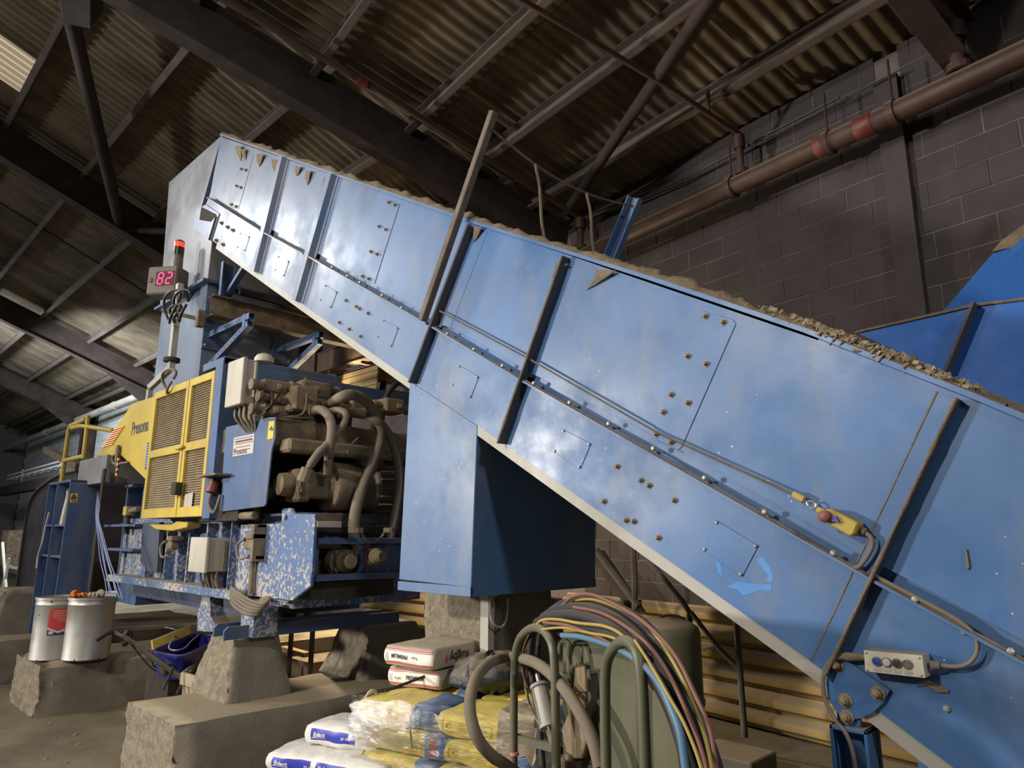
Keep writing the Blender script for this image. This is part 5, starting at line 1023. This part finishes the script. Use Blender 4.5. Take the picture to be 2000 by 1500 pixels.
c1, c2 = at(655, 768, 'y', 4.7), at(736, 740, 'y', 4.7); cr = thing('timber_crate', 'pale timber crate brightly lit by the work light behind the power pack', 'crate', (c1.x, 4.9, c1.z-.1))
zt_ = at(655, 733, 'y', 4.7).z; TIM = rough_mat('crate_timber', (.42, .32, .18), (.32, .24, .13), 6, .3); n_ = 4
for i in range(n_): z_ = c1.z-.1+(zt_-c1.z+.1)*i/n_; MB().box(c1.x, c2.x, 4.7, 4.72, z_+.004, c1.z-.1+(zt_-c1.z+.1)*(i+1)/n_-.004).build('plank', TIM, cr)
MB().box(c1.x-.005, c1.x+.015, 4.7, 5.3, c1.z-.1, zt_).build('end_board', TIM, cr); MB().box(c1.x, c2.x, 4.7, 5.3, zt_-.02, zt_).build('top_board', TIM, cr)
tag(MB().box(c1.x-.2, c2.x+.2, 4.75, 5.6, c1.z-.2, c1.z-.102).build('gantry_shelf', GT), 'dark steel shelf carrying the lit timber crate', 'shelf')
p = at(646, 744, 'y', 4.62); wl_ = thing('work_light', 'small glowing work light at the left end of the timber crate', 'lamp', p)
MB().box(p.x-.07, p.x+.07, p.y, p.y+.06, p.z-.06, p.z+.06).build('housing', DBOX, wl_, bevel=.006)
MB().box(p.x-.055, p.x+.055, p.y-.006, p.y, p.z-.045, p.z+.045).build('lens', plain('hot_lamp', (1, .9, .7), .3, 0, (1, .86, .6), 7), wl_)
lamp('work_lamp', (p.x, p.y-.06, p.z+.02), (p.x+.6, p.y-.6, p.z-.3), 10, .1, (1, .8, .5)); lamp('work_lamp', (p.x-.1, p.y+.3, p.z+.12), (p.x+.8, 5.4, p.z+.6), 14, .1, (1, .78, .48))
# ================================================================== bags on the pallet
def bagfn(c, u, v, sx, sy, sz, seed, bulge=.22, wob=.02, pinch=.26):
    w = Vector((0, 0, 1)); off = Vector((seed*5.1, seed*2.3, seed))
    def f(x, y, z):     # x,y,z in [-1,1]
        e = max(abs(x), abs(y)); k = 1-pinch*e**7
        rx = 1-.05*z*z-.04*abs(y)**6; ry = 1-.05*z*z-.04*abs(x)**6
        p = c+u*(sx*x*rx)+v*(sy*y*ry)+w*(sz*z*k*(1+bulge*(1-x*x)*(1-y*y)))
        n = noise.noise_vector(p*4+off)*wob+noise.noise_vector(p*13+off)*wob*.45+noise.noise_vector(p*30+off)*wob*.15
        return p+n
    return f
def bagmesh(f, mats, sel, n=(16, 12, 6)):
    m = MB(); nx, ny, nz = n; L = lambda a: a*2-1
    for fn, a, b, key in ((lambda s, t: f(L(s), L(t), 1), nx, ny, 'top'), (lambda s, t: f(L(s), L(t), -1), nx, ny, 'bottom'), (lambda s, t: f(L(s), -1, L(t)), nx, nz, 'front'), (lambda s, t: f(L(s), 1, L(t)), nx, nz, 'back'), (lambda s, t: f(1, L(s), L(t)), ny, nz, 'right'), (lambda s, t: f(-1, L(s), L(t)), ny, nz, 'left')):
        k = len(m.f); m.grid(fn, a, b)
        for i in range(a):
            for j in range(b): m.m[k+i*b+j] = sel(key, (i+.5)/a*2-1, (j+.5)/b*2-1)
    return m
def bag(name, f, mats, sel, label, group=None, n=(16, 12, 6)):
    o = bagmesh(f, mats, sel, n).build(name, mats, None); tag(o, label, 'bag', group)
    bm = bmesh.new(); bm.from_mesh(o.data); bmesh.ops.remove_doubles(bm, verts=bm.verts, dist=.0008); bmesh.ops.recalc_face_normals(bm, faces=bm.faces)
    for p in bm.faces: p.smooth = True
    bm.to_mesh(o.data); bm.free(); return o
def btext(o, f, body, size, mat, face, x, z, flip=False, W=.21, H=.06, bold=0, off=.004, squeeze=1):
    # lettering laid on the bag skin; x,z centre in [-1,1]; W,H half sizes in metres of the face
    s = -1 if flip else 1; f0 = f
    def fn(a, b):
        X, Zz = x+s*a/W, z+s*b/H
        if face == 'front': q = f0(X, -1, Zz); nn = (q-f0(X, -.9, Zz)).normalized()
        elif face == 'right': q = f0(1, X, Zz); nn = (q-f0(.9, X, Zz)).normalized()
        else: q = f0(X, Zz, 1); nn = Vector((0, 0, 1))
        return q+nn*off
    cu = bpy.data.curves.new('t', 'FONT'); return text(body, size, mat, (0, 0, 0), (1, 0, 0), (0, 0, 1), o, bold=bold, align='CENTER', fn=fn, squeeze=squeeze)
def fabric(name, col, dustf=.6, rough=.5, var=.15):
    k = N(name); c = k.mix(k.ramp(k.noise(6, 5, .65), .35, .7), col, tuple(x*(1-var) for x in col)); c = k.mix(k.math('MULTIPLY', k.up(.5, .95), dustf), c, (.36, .30, .21))
    k.bump(k.noise(24, 5, .65), .35, .012); return k.fin(c, rough, 0, .4)
PAPER = fabric('dusty_paper', (.46, .40, .31), .6, .7); PWHITE = fabric('white_paper_print', (.80, .76, .70), .15, .6, .06); PRED = plain('red_print', (.55, .10, .09), .6); PBLK = plain('black_print', (.035, .03, .035), .6); PGREY = plain('grey_print', (.42, .38, .34), .7)
def brel(px, py, z, yaw, dx, dy):     # frame with its front-left-bottom corner on a surveyed point
    u = -DX(yaw); v = Vector((-u.y, u.x, 0)); c = at(px, py, 'z', z); return c+u*dx+v*dy, u, v
ZT = .80
def rugby(i, px, py, z0, yaw, flip, label):
    c, u, v = brel(px, py, z0, yaw, .195, .285); c.z = z0+.062
    f = bagfn(c, u, v, .195, .285, .058, 20+i, .10, .007, .08)
    def sel(key, a, b):
        if key in ('front',): return 1 if abs(b) < .62 else (2 if .66 < abs(b) < .9 else 0)
        return 0
    o = bag('cement_bag', f, [PAPER, PWHITE, PRED], sel, label, 'cement bags on top', (18, 16, 12))
    s = -1 if flip else 1
    btext(o, f, 'PREMIUM', .036, PBLK, 'front', .10 if not flip else -.32, -.22*s, flip, .195, .058, .0008, squeeze=.88)
    btext(o, f, 'Rugby', .023, PBLK, 'front', -.56 if not flip else .30, -.18*s, flip, .195, .058, 0, squeeze=.9)
    btext(o, f, 'Rugby', .075, PBLK, 'right', -.12, -.32*s, flip, .285, .058, .002, squeeze=1.15)
    for zz in (.60, -.60):
        m = MB(); m.grid(lambda a, b: f(a*2-1, -1, zz+.05*(b-.5))+(-v)*.003, 14, 1); m.build('black_line', PBLK, o)
    m = MB()
    for k in range(6): m.grid(lambda a, b: f(-.93+.012*k*2+.008*a if not flip else -.93+.024*k+.012*a, -1, -.45+.8*b)-v*.003, 1, 2)
    m.build('bar_code', PGREY, o)
    m = MB(); x0 = .38*(1 if not flip else -1); m.grid(lambda a, b: f(1, (x0+.10*a) if not flip else (x0-.16-.08*a), -.5+b*.95*(1-.4*a))+u*.004, 3, 3); m.build('red_mark', PRED, o); return o
rugby(0, 754, 1340, ZT, -60, False, 'dusty white cement bag with red stripes, lower one, lettering upright')
rugby(1, 745, 1300, ZT+.128, -58, True, 'dusty white cement bag with red stripes, upper one, lettering upside down')
# yellow and blue bags below, in layers
YB_ = fabric('yellow_plastic_bag', (.74, .58, .09), .3, .34); BB_ = fabric('blue_plastic_bag', (.08, .20, .48), .3, .34); RB_ = plain('maroon_panel', (.32, .06, .055), .5); LB_ = fabric('pale_bag_back', (.46, .47, .50), .5, .4)
org, u, v = brel(712, 1365, .80, -60, 0, 0); org.z = 0
YT_ = plain('yellow_print', (.36, .27, .07), .6); DK_ = plain('dark_blue_print', (.06, .10, .22), .6)
nb = 0; lay = ('lowest', 'second', 'third', 'fourth', 'topmost')
for L in range(5):
    z = .145+.131*L
    for R in range(2):
        cols = 2 if (L+R) % 2 == 0 else 2
        for k in range(cols):
            sx, sy = (.27, .20); jx = random.uniform(-.03, .03); jy = random.uniform(-.02, .02)
            c = org+u*(.22+k*.54+jx+(.06 if L % 2 else -.03))+v*(.22+R*.40+jy); c.z = z+.064
            f = bagfn(c, u, v, sx, sy, .062, nb+1, .22, .014); fl = (L+k) % 2
            def sel(key, a, b, fl=fl, k=k):
                if key in ('front', 'back'):
                    if -.98 < a < .52: return 0
                    return 2 if .55 < a < .78 and (L+k) % 2 else 1
                if key == 'top': return 1 if a > .5 else 0
                if key == 'right': return 3 if (L % 2) else 1
                return 1
            o = bag('sack', f, [YB_, BB_, RB_, LB_], sel, 'yellow and blue plastic sack, %s layer, %s %s of the wrapped pallet' % (lay[L], 'front' if R == 0 else 'back', 'left' if k == 0 else 'right'), 'yellow and blue sacks on the pallet', (20, 12, 6))
            if R == 0:
                m = MB()
                for (xa, xb, za, zb2) in ((-.88, .30, .42, .47), (-.88, .30, -.52, -.47), (-.88, -.865, -.5, .45), (.285, .30, -.5, .45)): m.grid(lambda a, b: f(xa+(xb-xa)*a, -1, za+(zb2-za)*b)-v*.003, 6, 2)
                m.build('printed_frame', YT_, o); btext(o, f, 'C', .05, YT_, 'front', -.72, -.3, False, sx, .062, .001)
                m = MB()
                for (xa, xb, za) in ((-.45, .1, .2), (-.45, .15, -.05), (-.45, 0, -.3)): m.grid(lambda a, b: f(xa+(xb-xa)*a, -1, za+.07*b)-v*.003, 6, 1)
                m.build('print_lines', YT_, o)
            nb += 1
# loose sacks under the cement bags
for i, (dx, dy, s) in enumerate(((.28, .42, 0), (.72, .50, 1))): pass
pal = thing('pallet', 'wooden pallet under the wrapped yellow sacks', 'pallet', org+u*.5+v*.4)
WOOD = rough_mat('pallet_wood', (.33, .24, .14), (.24, .17, .10), 6, .3)
for i in range(5): a0 = org+v*(.04+.18*i)+Vector((0, 0, .13)); MB().obox(a0+u*.5, u*.52, v*.05, Vector((0, 0, .010))).build('deck_board', WOOD, pal)
for i in range(3): a0 = org+u*(.05+.45*i)+v*.40+Vector((0, 0, .07)); MB().obox(a0, u*.045, v*.42, Vector((0, 0, .05))).build('bearer', WOOD, pal)
for i in range(3): a0 = org+u*(.05+.45*i)+v*.40+Vector((0, 0, .011)); MB().obox(a0, u*.05, v*.42, Vector((0, 0, .010))).build('bottom_board', WOOD, pal)
# clear stretch film round the sacks
k = N('clear_stretch_film'); nd = k.t.nodes; outp = nd['Material Output']; tb = k.n('BsdfTransparent'); tb.inputs[0].default_value = (.97, .96, .93, 1); gl = k.n('BsdfGlossy'); gl.inputs['Roughness'].default_value = .2; df = k.n('BsdfTranslucent'); df = k.n('BsdfDiffuse'); df.inputs[0].default_value = (.75, .70, .60, 1)
m1 = k.n('MixShader'); m2_ = k.n('MixShader'); f_ = k.ramp(k.noise(9, 6, .7, (.7, .7, 3.5)), .47, .70, .02, .42); k.l(f_, m1.inputs[0]); k.l(tb.outputs[0], m1.inputs[1]); k.l(df.outputs[0], m1.inputs[2])  # pale diffuse streaks painted as highlights along the crinkles
fr = k.n('Fresnel'); fr.inputs[0].default_value = 1.4; k.l(k.math('MULTIPLY', fr.outputs[0], .7, clamp=True), m2_.inputs[0]); k.l(m1.outputs[0], m2_.inputs[1]); k.l(gl.outputs[0], m2_.inputs[2]); k.l(m2_.outputs[0], outp.inputs['Surface'])
bp = k.n('Bump'); bp.inputs['Strength'].default_value = .8; bp.inputs['Distance'].default_value = .02; k.l(k.noise(14, 6, .6, (1, 1, 2.5)), bp.inputs['Height'])
for s_ in (gl, df): k.l(bp.outputs[0], s_.inputs['Normal'])
k.l(bp.outputs[0], fr.inputs['Normal']); FILM = k.m
def film(u_, w_):
    d = u_*2.1  # along front then round the right end
    z = .12+w_*.70
    if d < 1.12: p = org+u*(-.08+d*1.0)+v*(-.018)
    else: p = org+u*(1.075)+v*(-.018+(d-1.12)*.85)
    n_ = noise.noise_vector(Vector((d*5, z*7, 1)))*.016+noise.noise_vector(Vector((d*16, z*24, 5)))*.007
    return p+n_+Vector((0, 0, z))
wf = thing('stretch_film', 'clear crinkled stretch film wrapped round the yellow and blue sacks', 'film', org+u*.5)
MB().grid(film, 70, 34).build('wrap', FILM, wf, smooth=80)
c0 = at(722, 1400, 'z', .62); tk = at(716, 1362, 'z', .78)
FW_ = rough_mat('bunched_film', (.58, .53, .44), (.42, .38, .30), 14, .7, .01, 40, .35)
MB().tube(crv([at(703, 1395, 'z', .68), at(716, 1358, 'z', .80), at(735, 1352, 'z', .80), at(726, 1385, 'z', .70), at(718, 1412, 'z', .62)]), [.010+.004*math.sin(i*.9) for i in range(25)], 7).build('twisted_tail', FW_, wf, smooth=60)
kn = at(718, 1412, 'z', .62); MB().lathe(kn, (.2, 0, 1), [(-.03, .012), (-.012, .026), (.01, .024), (.03, .012)], 9).build('knot', FW_, wf, smooth=60)
for (x, y, w_) in ((708, 1455, .016), (700, 1500, .014), (715, 1500, .010)): e = at(x, y, 'z', .45); MB().tube(crv([kn, kn.lerp(e, .5)+Vector((.01, .01, .02)), e]), [w_*(.7+.5*math.sin(i*1.1)**2) for i in range(13)], 7).build('twisted_tail', FW_, wf, smooth=60)
def pouch(a, b):
    p = org+u*(-.06+.62*a)+v*(-.05-.05*math.sin(math.pi*a)*math.sin(math.pi*b)); p.z = .60+(.17+.06*math.sin(math.pi*a))*b; return p+noise.noise_vector(Vector((a*6, b*5, 9)))*.02
MB().grid(pouch, 26, 12).build('loose_fold', FILM, wf, smooth=80)
a_ = org+u*.36-v*.035; MB().tube(crv([Vector((a_.x, a_.y, .80))+v*.05, Vector((a_.x, a_.y, .775)), Vector((a_.x, a_.y, .72))-v*.012, Vector((a_.x, a_.y, .65)), Vector((a_.x, a_.y, .60))+v*.012]), .005, 6).build('strap', DBOX, wf)
# white bags with blue print to the left
WB_ = fabric('white_plastic_sack', (.68, .66, .63), .12, .35, .1); BLP = plain('royal_blue_print', (.035, .045, .40), .4); WTX = plain('white_print', (.7, .68, .66), .5); GTX = plain('thin_grey_print', (.25, .24, .25), .6)
def wbag(i, px, py, z, yaw, label):
    c, u_, v_ = brel(px, py, z, yaw, .0, .0); c.z = z; sx, sy, sz = .26, .19, .06
    f = bagfn(c, u_, v_, sx, sy, sz, 40+i, .3, .014)
    o = bag('white_sack', f, [WB_, BLP], lambda key, a, b: 1 if (key == 'front' and -.85 < a < .45 and -.55 < b < .75) else 0, label, 'white sacks beside the pallet', (22, 16, 8))
    btext(o, f, 'Jblact', .045, WTX, 'front', -.55, -.10, False, sx, sz, .001, .005); btext(o, f, '25 KG', .025, WTX, 'front', .2, -.1, False, sx, sz, .0005, .005)
    for (xa, xb, za, zb2) in ((-.8, -.35, -.25, -.2), (-.3, .6, .55, .57), (-.3, .6, -.2, -.18), (-.3, -.285, -.2, .57), (.585, .6, -.2, .57)):
        fc = 'front' if za == -.25 else 'top'; mm = MB()
        mm.grid((lambda a, b: f(xa+(xb-xa)*a, -1, za+(zb2-za)*b)-v_*.004) if fc == 'front' else (lambda a, b: f(xa+(xb-xa)*a, za+(zb2-za)*b, 1)+Vector((0, 0, .004))), 8, 1); mm.build('print_line', WTX if fc == 'front' else GTX, o)
    return o
wbag(0, 700, 1428, .56, -66, 'white plastic sack with a blue band, topmost beside the wrapped pallet')
wbag(1, 628, 1478, .42, -70, 'white plastic sack second from the top, its left end sticking out')
wbag(2, 716, 1492, .43, -64, 'white plastic sack with a wide blue panel, nearest at the bottom edge')
for i, (px, py, z, yw) in enumerate(((640, 1490, .29, -66), (725, 1500, .29, -62), (640, 1500, .165, -66), (725, 1500, .165, -64))):
    wbag(3+i, px, py, z, yw, 'white plastic sack in the lower %s of the heap, %s' % (('third layer', 'third layer', 'bottom layer', 'bottom layer')[i], ('left', 'right', 'left', 'right')[i]))
# steel rod, yellow scrap and black plastic bundle on top
a0, b0 = at(752, 1350, 'z', .835), at(912, 1290, 'z', .935); o = MB().tube([a0, b0+(b0-a0)*.05], .008, 8).build('steel_rod', STEEL); tag(o, 'long dark steel rod leaning across the lower cement bag', 'rod')
o = MB().prism([at(893, 1290, 'z', .93), at(930, 1281, 'z', .95), at(926, 1288, 'z', .94), at(900, 1294, 'z', .92)], (0, 0, .006)).build('yellow_scrap', YB_); tag(o, 'yellow plastic scrap beside the cement bags', 'scrap')
BPL = N('black_polythene'); BPL.bump(BPL.noise(18, 6, .65), .8, .02); BLKP = BPL.fin(BPL.mix(BPL.up(.35, .9), (.03, .032, .04), (.22, .19, .14)), .28, 0, .6)
c0 = at(962, 1322, 'z', .88); m = MB(); m.grid(lambda a, b: c0+Vector((0, 0, .03))+(u*(math.cos(2*math.pi*a)*math.sin(math.pi*b)*.19)+v*(math.sin(2*math.pi*a)*math.sin(math.pi*b)*.26)+Vector((0, 0, math.cos(math.pi*b)*.105)))*(1+.28*noise.noise(Vector((math.cos(6.283*a)*2.2, math.sin(6.283*a)*2.2, b*4)))+.1*noise.noise(Vector((math.cos(6.283*a)*6, math.sin(6.283*a)*6, b*11)))), 40, 22)
tag(m.build('plastic_bundle', BLKP, None, smooth=60), 'crumpled black plastic bundle beside the cement bags', 'bundle')
m = MB(); m.grid(lambda a, b: org+u*(.86+.22*a)+v*(.02-.06*max(0, .35-b)+.5*max(0, b-.35)*1.1)+Vector((0, 0, .84-.32*max(0, .35-b)/.35*(.6+.6*abs(noise.noise(Vector((a*4, 2, 2)))))+.02*noise.noise(Vector((a*5, b*5, 3))))), 20, 20)
tag(m.build('torn_paper', fabric('torn_brown_paper', (.36, .29, .20), .5, .7), None, smooth=60), 'torn brown paper sheet hanging over the right of the sacks', 'paper')
# ================================================================== olive green machine with hoops and hoses
dG = DX(-20); nG = Vector((-dG.y, dG.x, 0)); A0 = O+ray(1100, 1238)*3.0
if nG.dot(O-A0) < 0: nG = -nG
GP = lambda x, y, o=0: pln(x, y, A0+nG*o, nG); gz = lambda p: Vector((p.x, p.y, 0))
gm = thing('green_machine', 'olive green machine with hoop guards and sloping lid standing under the conveyor', 'machine', gz(GP(1190, 1500)))
def wallp(pts, th, name, mat, o=0, **k):   # sheet parallel to the front, carried down to the floor where it leaves the view
    return MB().prism([GP(x, y, o) for x, y in pts], -nG*th).build(name, mat, gm, **k)
fl0, fl1 = gz(GP(1090, 1500)), gz(GP(1352, 1500)); q_ = [GP(1098, 1240), GP(1150, 1248), GP(1210, 1267), GP(1262, 1293), GP(1298, 1350), GP(1330, 1430), Vector((fl1.x, fl1.y, .12)), Vector((fl0.x, fl0.y, .12))]
MB().prism(q_, -nG*.09).build('body', GREEN, gm, bevel=.01)
m = MB(); e_ = [GP(1096, 1238), GP(1150, 1245), GP(1212, 1265), GP(1266, 1292), GP(1302, 1348), GP(1334, 1430)]
for a_, b_ in zip(e_, e_[1:]): m.obox((a_+b_)/2-nG*.04, (b_-a_)*.5, nG*.06, nG.cross((b_-a_).normalized())*.006)
m.build('lid', GREEN, gm, bevel=.002)
MB().obox((fl0+fl1)/2-nG*.08+Vector((0, 0, .06)), (fl1-fl0)*.52, nG*.16, Vector((0, 0, .06))).build('skid', GREEN, gm, bevel=.006)
def hoop(pts, r, o, nm='hoop_guard'):
    P_ = [GP(x, y, o) for x, y in pts]; e = [Vector((P_[0].x, P_[0].y, .1))]+P_+[Vector((P_[-1].x, P_[-1].y, .1))]
    return MB().tube([e[0]]+crv(P_, 6)+[e[-1]], r, 14).build(nm, GREEN, gm, smooth=60)
hoop([(1003, 1500), (1004, 1340), (1006, 1282), (1016, 1246), (1038, 1227), (1060, 1231), (1077, 1256), (1083, 1300), (1085, 1390), (1086, 1500)], .0175, .14)
hoop([(1184, 1500), (1182, 1380), (1183, 1310), (1192, 1276), (1213, 1253), (1234, 1258), (1247, 1285), (1254, 1340), (1258, 1420), (1261, 1500)], .0180, .14)
b_ = GP(1005, 1472, .14); MB().lathe(b_, (0, 0, 1), [(-.006, .0178), (-.006, .0192), (.006, .0192), (.006, .0178)], 14).build('pink_tape', plain('pink_tape', (.5, .2, .17), .6), gm)
MB().bar(GP(1005, 1440, .13), GP(1098, 1465, .0), .03, .03).build('stay', GREEN, gm)
hk = crv([GP(x, y, .05) for x, y in ((1113, 1330), (1112, 1290), (1112, 1262), (1104, 1252), (1095, 1258), (1093, 1276))]); MB().tube(hk, .011, 8).build('lifting_hook', GREEN, gm, smooth=60)
MB().tube(crv([GP(x, y, .04) for x, y in ((1114, 1345), (1116, 1322), (1118, 1306), (1126, 1297), (1136, 1299))]), .013, 10).build('elbow_pipe', DUSTY, gm, smooth=60)
for i in range(5): p = GP(1126+4*i, 1296+1.2*i, .06); MB().tube([p, GP(1125+4*i, 1308+1*i, .06)], .0035, 6).build('spring_coil', DUSTY, gm)
STR = rough_mat('aged_brown_strap', (.27, .21, .14), (.17, .13, .085), 18, .6, .008, 50)
wallp([(1122, 1304), (1140, 1302), (1144, 1352), (1120, 1352)], .012, 'strap_end', STR, .065, bevel=.003)
wallp([(1128, 1352), (1140, 1352), (1142, 1395), (1146, 1440), (1134, 1482), (1108, 1482), (1096, 1425), (1110, 1390)], .02, 'paddle', STR, .06, bevel=.005)
p = GP(1118, 1488, .05); MB().lathe(p, (0, 0, 1), [(-.2, .03), (-.02, .03), (-.02, .045), (.012, .045), (.012, .03), (.03, .028)], 16).build('bottom_coupling', DUSTY, gm, smooth=35)
# fat hose loop, air filter, cables
fh = MB().tube(crv([GP(x, y, o) for x, y, o in ((1012, 1512, .08), (988, 1494, .22), (958, 1474, .36), (932, 1440, .43), (918, 1390, .45), (922, 1345, .42), (938, 1312, .34), (964, 1291, .22), (996, 1284, .105), (1024, 1287, .11), (1052, 1298, .12), (1082, 1322, .12), (1112, 1358, .12), (1140, 1405, .12), (1160, 1452, .12), (1172, 1500, .12))], 6), .0235, 14).build('fat_hose', HOSE, None, smooth=60); tag(fh, 'fat dusty brown hose forming a big loop in front of the green machine', 'hose')
ft = thing('air_filter', 'pale grey cylindrical air filter hanging inside the left hoop guard', 'filter', GP(1066, 1380, .08))
a0, b0 = GP(1054, 1338, .08), GP(1073, 1422, .08); ax = b0-a0; FG = paint('pale_grey_filter', (.40, .37, .34), .5, .15, .3, 0)
MB().lathe(a0, ax, [(-.004, .036), (0, .043), (.012, .043), (.014, .034), (ax.length-.014, .034), (ax.length-.012, .041), (ax.length, .041), (ax.length+.004, .03)], 20).build('canister', FG, ft, smooth=40)
for s_ in (-.9, .9, .0): sd = dG*(.036*s_)+nG*(.036*math.sqrt(max(0, 1-s_*s_))); MB().tube([a0+sd, b0+sd], .0035, 6).build('tie_rod', GALV, ft)
MB().tube(crv([b0, GP(1078, 1440, .08), GP(1084, 1452, .08), GP(1096, 1448, .06)]), .017, 10).build('outlet_elbow', DUSTY, ft, smooth=60); MB().tube([a0, GP(1049, 1318, .08)], .010, 8).build('inlet', ZINC, ft)
YC_ = paint('yellow_cable', (.45, .34, .075), .6, .3, .5, 0, dust=.5); RC_ = paint('faded_red_cable', (.25, .10, .075), .65, .3, .5, 0, dust=.5); BC_ = paint('pale_blue_hose', (.10, .22, .36), .5, .2, .4, 0); BK_ = paint('dusty_black_cable', (.028, .026, .027), .55, .1, .35, 0, dust=.35, dirtcol=(.09, .075, .06))
cab = [('thick black cable, topmost of the bundle over the green machine', BK_, .023, ((1078, 1196), (1100, 1182), (1140, 1174), (1190, 1183), (1245, 1212), (1292, 1262), (1335, 1330), (1368, 1410), (1396, 1520)), .03),
 ('thick black cable, second from the top of the bundle', BK_, .023, ((1062, 1208), (1090, 1192), (1140, 1188), (1190, 1202), (1240, 1238), (1286, 1295), (1326, 1370), (1356, 1440), (1376, 1520)), .07),
 ('thick black cable, third from the top of the bundle', BK_, .023, ((1050, 1218), (1080, 1204), (1130, 1203), (1185, 1221), (1232, 1258), (1275, 1315), (1314, 1392), (1352, 1510)), .10),
 ('black cable, lowest in the bundle above the right hoop guard', BK_, .015, ((1058, 1228), (1090, 1220), (1140, 1226), (1200, 1246), (1252, 1290), (1290, 1345), (1322, 1420), (1340, 1510)), .12),
 ('black cable lying behind the rest of the bundle', BK_, .020, ((1110, 1178), (1160, 1172), (1215, 1192), (1270, 1238), (1318, 1302), (1356, 1380), (1388, 1462), (1408, 1530)), -.02),
 ('faded red cable arching highest over the bundle', RC_, .0065, ((1095, 1186), (1118, 1166), (1152, 1161), (1195, 1178), (1245, 1206), (1290, 1245), (1325, 1290), (1352, 1345), (1385, 1420), (1400, 1500)), .08),
 ('second faded red cable lying lower in the bundle', RC_, .006, ((1062, 1216), (1100, 1220), (1130, 1229), (1175, 1247, .14), (1230, 1285, .10), (1275, 1350, .05)), .15),
 ('third faded red cable between the thick black cables', RC_, .006, ((1120, 1186), (1170, 1196), (1220, 1222), (1268, 1262), (1308, 1320), (1345, 1400), (1372, 1470), (1386, 1530)), .11),
 ('bright yellow cable at the front of the bundle', YC_, .006, ((1046, 1222), (1060, 1211), (1090, 1210), (1130, 1217), (1180, 1223), (1215, 1240, .12), (1250, 1278, .09), (1290, 1345, .05)), .14),
 ('bright yellow cable running down the right of the bundle', YC_, .006, ((1120, 1172), (1160, 1171), (1210, 1188), (1252, 1210), (1276, 1234), (1300, 1268), (1330, 1320), (1360, 1390), (1380, 1450), (1396, 1530)), .06),
 ('bright yellow cable beside the pale blue hose', YC_, .005, ((1240, 1250), (1262, 1284), (1285, 1322), (1310, 1366), (1335, 1410), (1360, 1470), (1378, 1530)), .15),
 ('second bright yellow cable lying along the bundle front', YC_, .005, ((1052, 1230), (1100, 1226), (1150, 1236), (1205, 1249, .14), (1250, 1292, .10), (1285, 1345, .06)), .15),
 ('pale blue hose along the lid of the green machine', BC_, .011, ((1098, 1241), (1135, 1244), (1175, 1255), (1215, 1271), (1258, 1300), (1288, 1335), (1308, 1375), (1328, 1430), (1340, 1510)), .13),
 ('black cable hanging straight down inside the left hoop guard', BK_, .014, ((1048, 1222), (1038, 1250), (1035, 1290), (1042, 1340), (1052, 1400), (1060, 1500)), .05),
 ('second black cable hanging inside the left hoop guard', BK_, .013, ((1056, 1228), (1052, 1260), (1050, 1300), (1052, 1345), (1048, 1420)), .03),
 ('brown wire curving down inside the left hoop guard', plain('brown_wire', (.12, .05, .03), .6), .006, ((1040, 1228), (1025, 1260), (1020, 1300), (1028, 1335), (1042, 1360), (1052, 1400)), .07),
 ('thin yellow wire curving down inside the left hoop guard', paint('dull_yellow_wire', (.26, .2, .06), .6, .2, .3, 0), .006, ((1036, 1236), (1024, 1290), (1028, 1350), (1040, 1390), (1058, 1420)), .06)]
for lb, mt, r, pts, o in cab: tag(MB().tube(crv([GP(p[0], p[1], p[2] if len(p) > 2 else o) for p in pts], 6), r, 10).build('cable' if 'hose' not in lb else 'air_hose', mt, None, smooth=60), lb, 'cable' if 'hose' not in lb else 'hose')
# green tank behind
p = pln(1290, 1215, A0-nG*.75, nG); tk = thing('green_tank', 'round olive green tank behind the cable bundle', 'tank', gz(p))
MB().lathe((p.x, p.y, 0), (0, 0, 1), [(0, .19), (.02, .2), (p.z-.05, .2), (p.z-.02, .19), (p.z+.005, .15), (p.z+.012, .02)], 28).build('shell', GREEN, tk, smooth=40)
MB().lathe((p.x, p.y, p.z*.7), (0, 0, 1), [(-.012, .2), (-.012, .207), (.012, .207), (.012, .2)], 28).build('band', GREEN, tk)
# litter on the floor
m = MB()
for i in range(260):
    x, y = random.uniform(-9.5, -4), random.uniform(-1.5, 2.0); s = random.uniform(.004, .018)
    if -5.95 < x < -4.95 and y > 1.9: continue
    a = random.random()*6.28; m.obox((x, y, .004), Vector((math.cos(a)*s, math.sin(a)*s, .001)), Vector((-math.sin(a)*s*.5, math.cos(a)*s*.5, 0)), (0, 0, .003))
lt = m.build('floor_litter', rough_mat('pale_litter', (.36, .32, .25), (.20, .17, .13), 30), None, kind='stuff'); tag(lt, 'scattered scraps of pale litter on the dusty floor', 'litter')
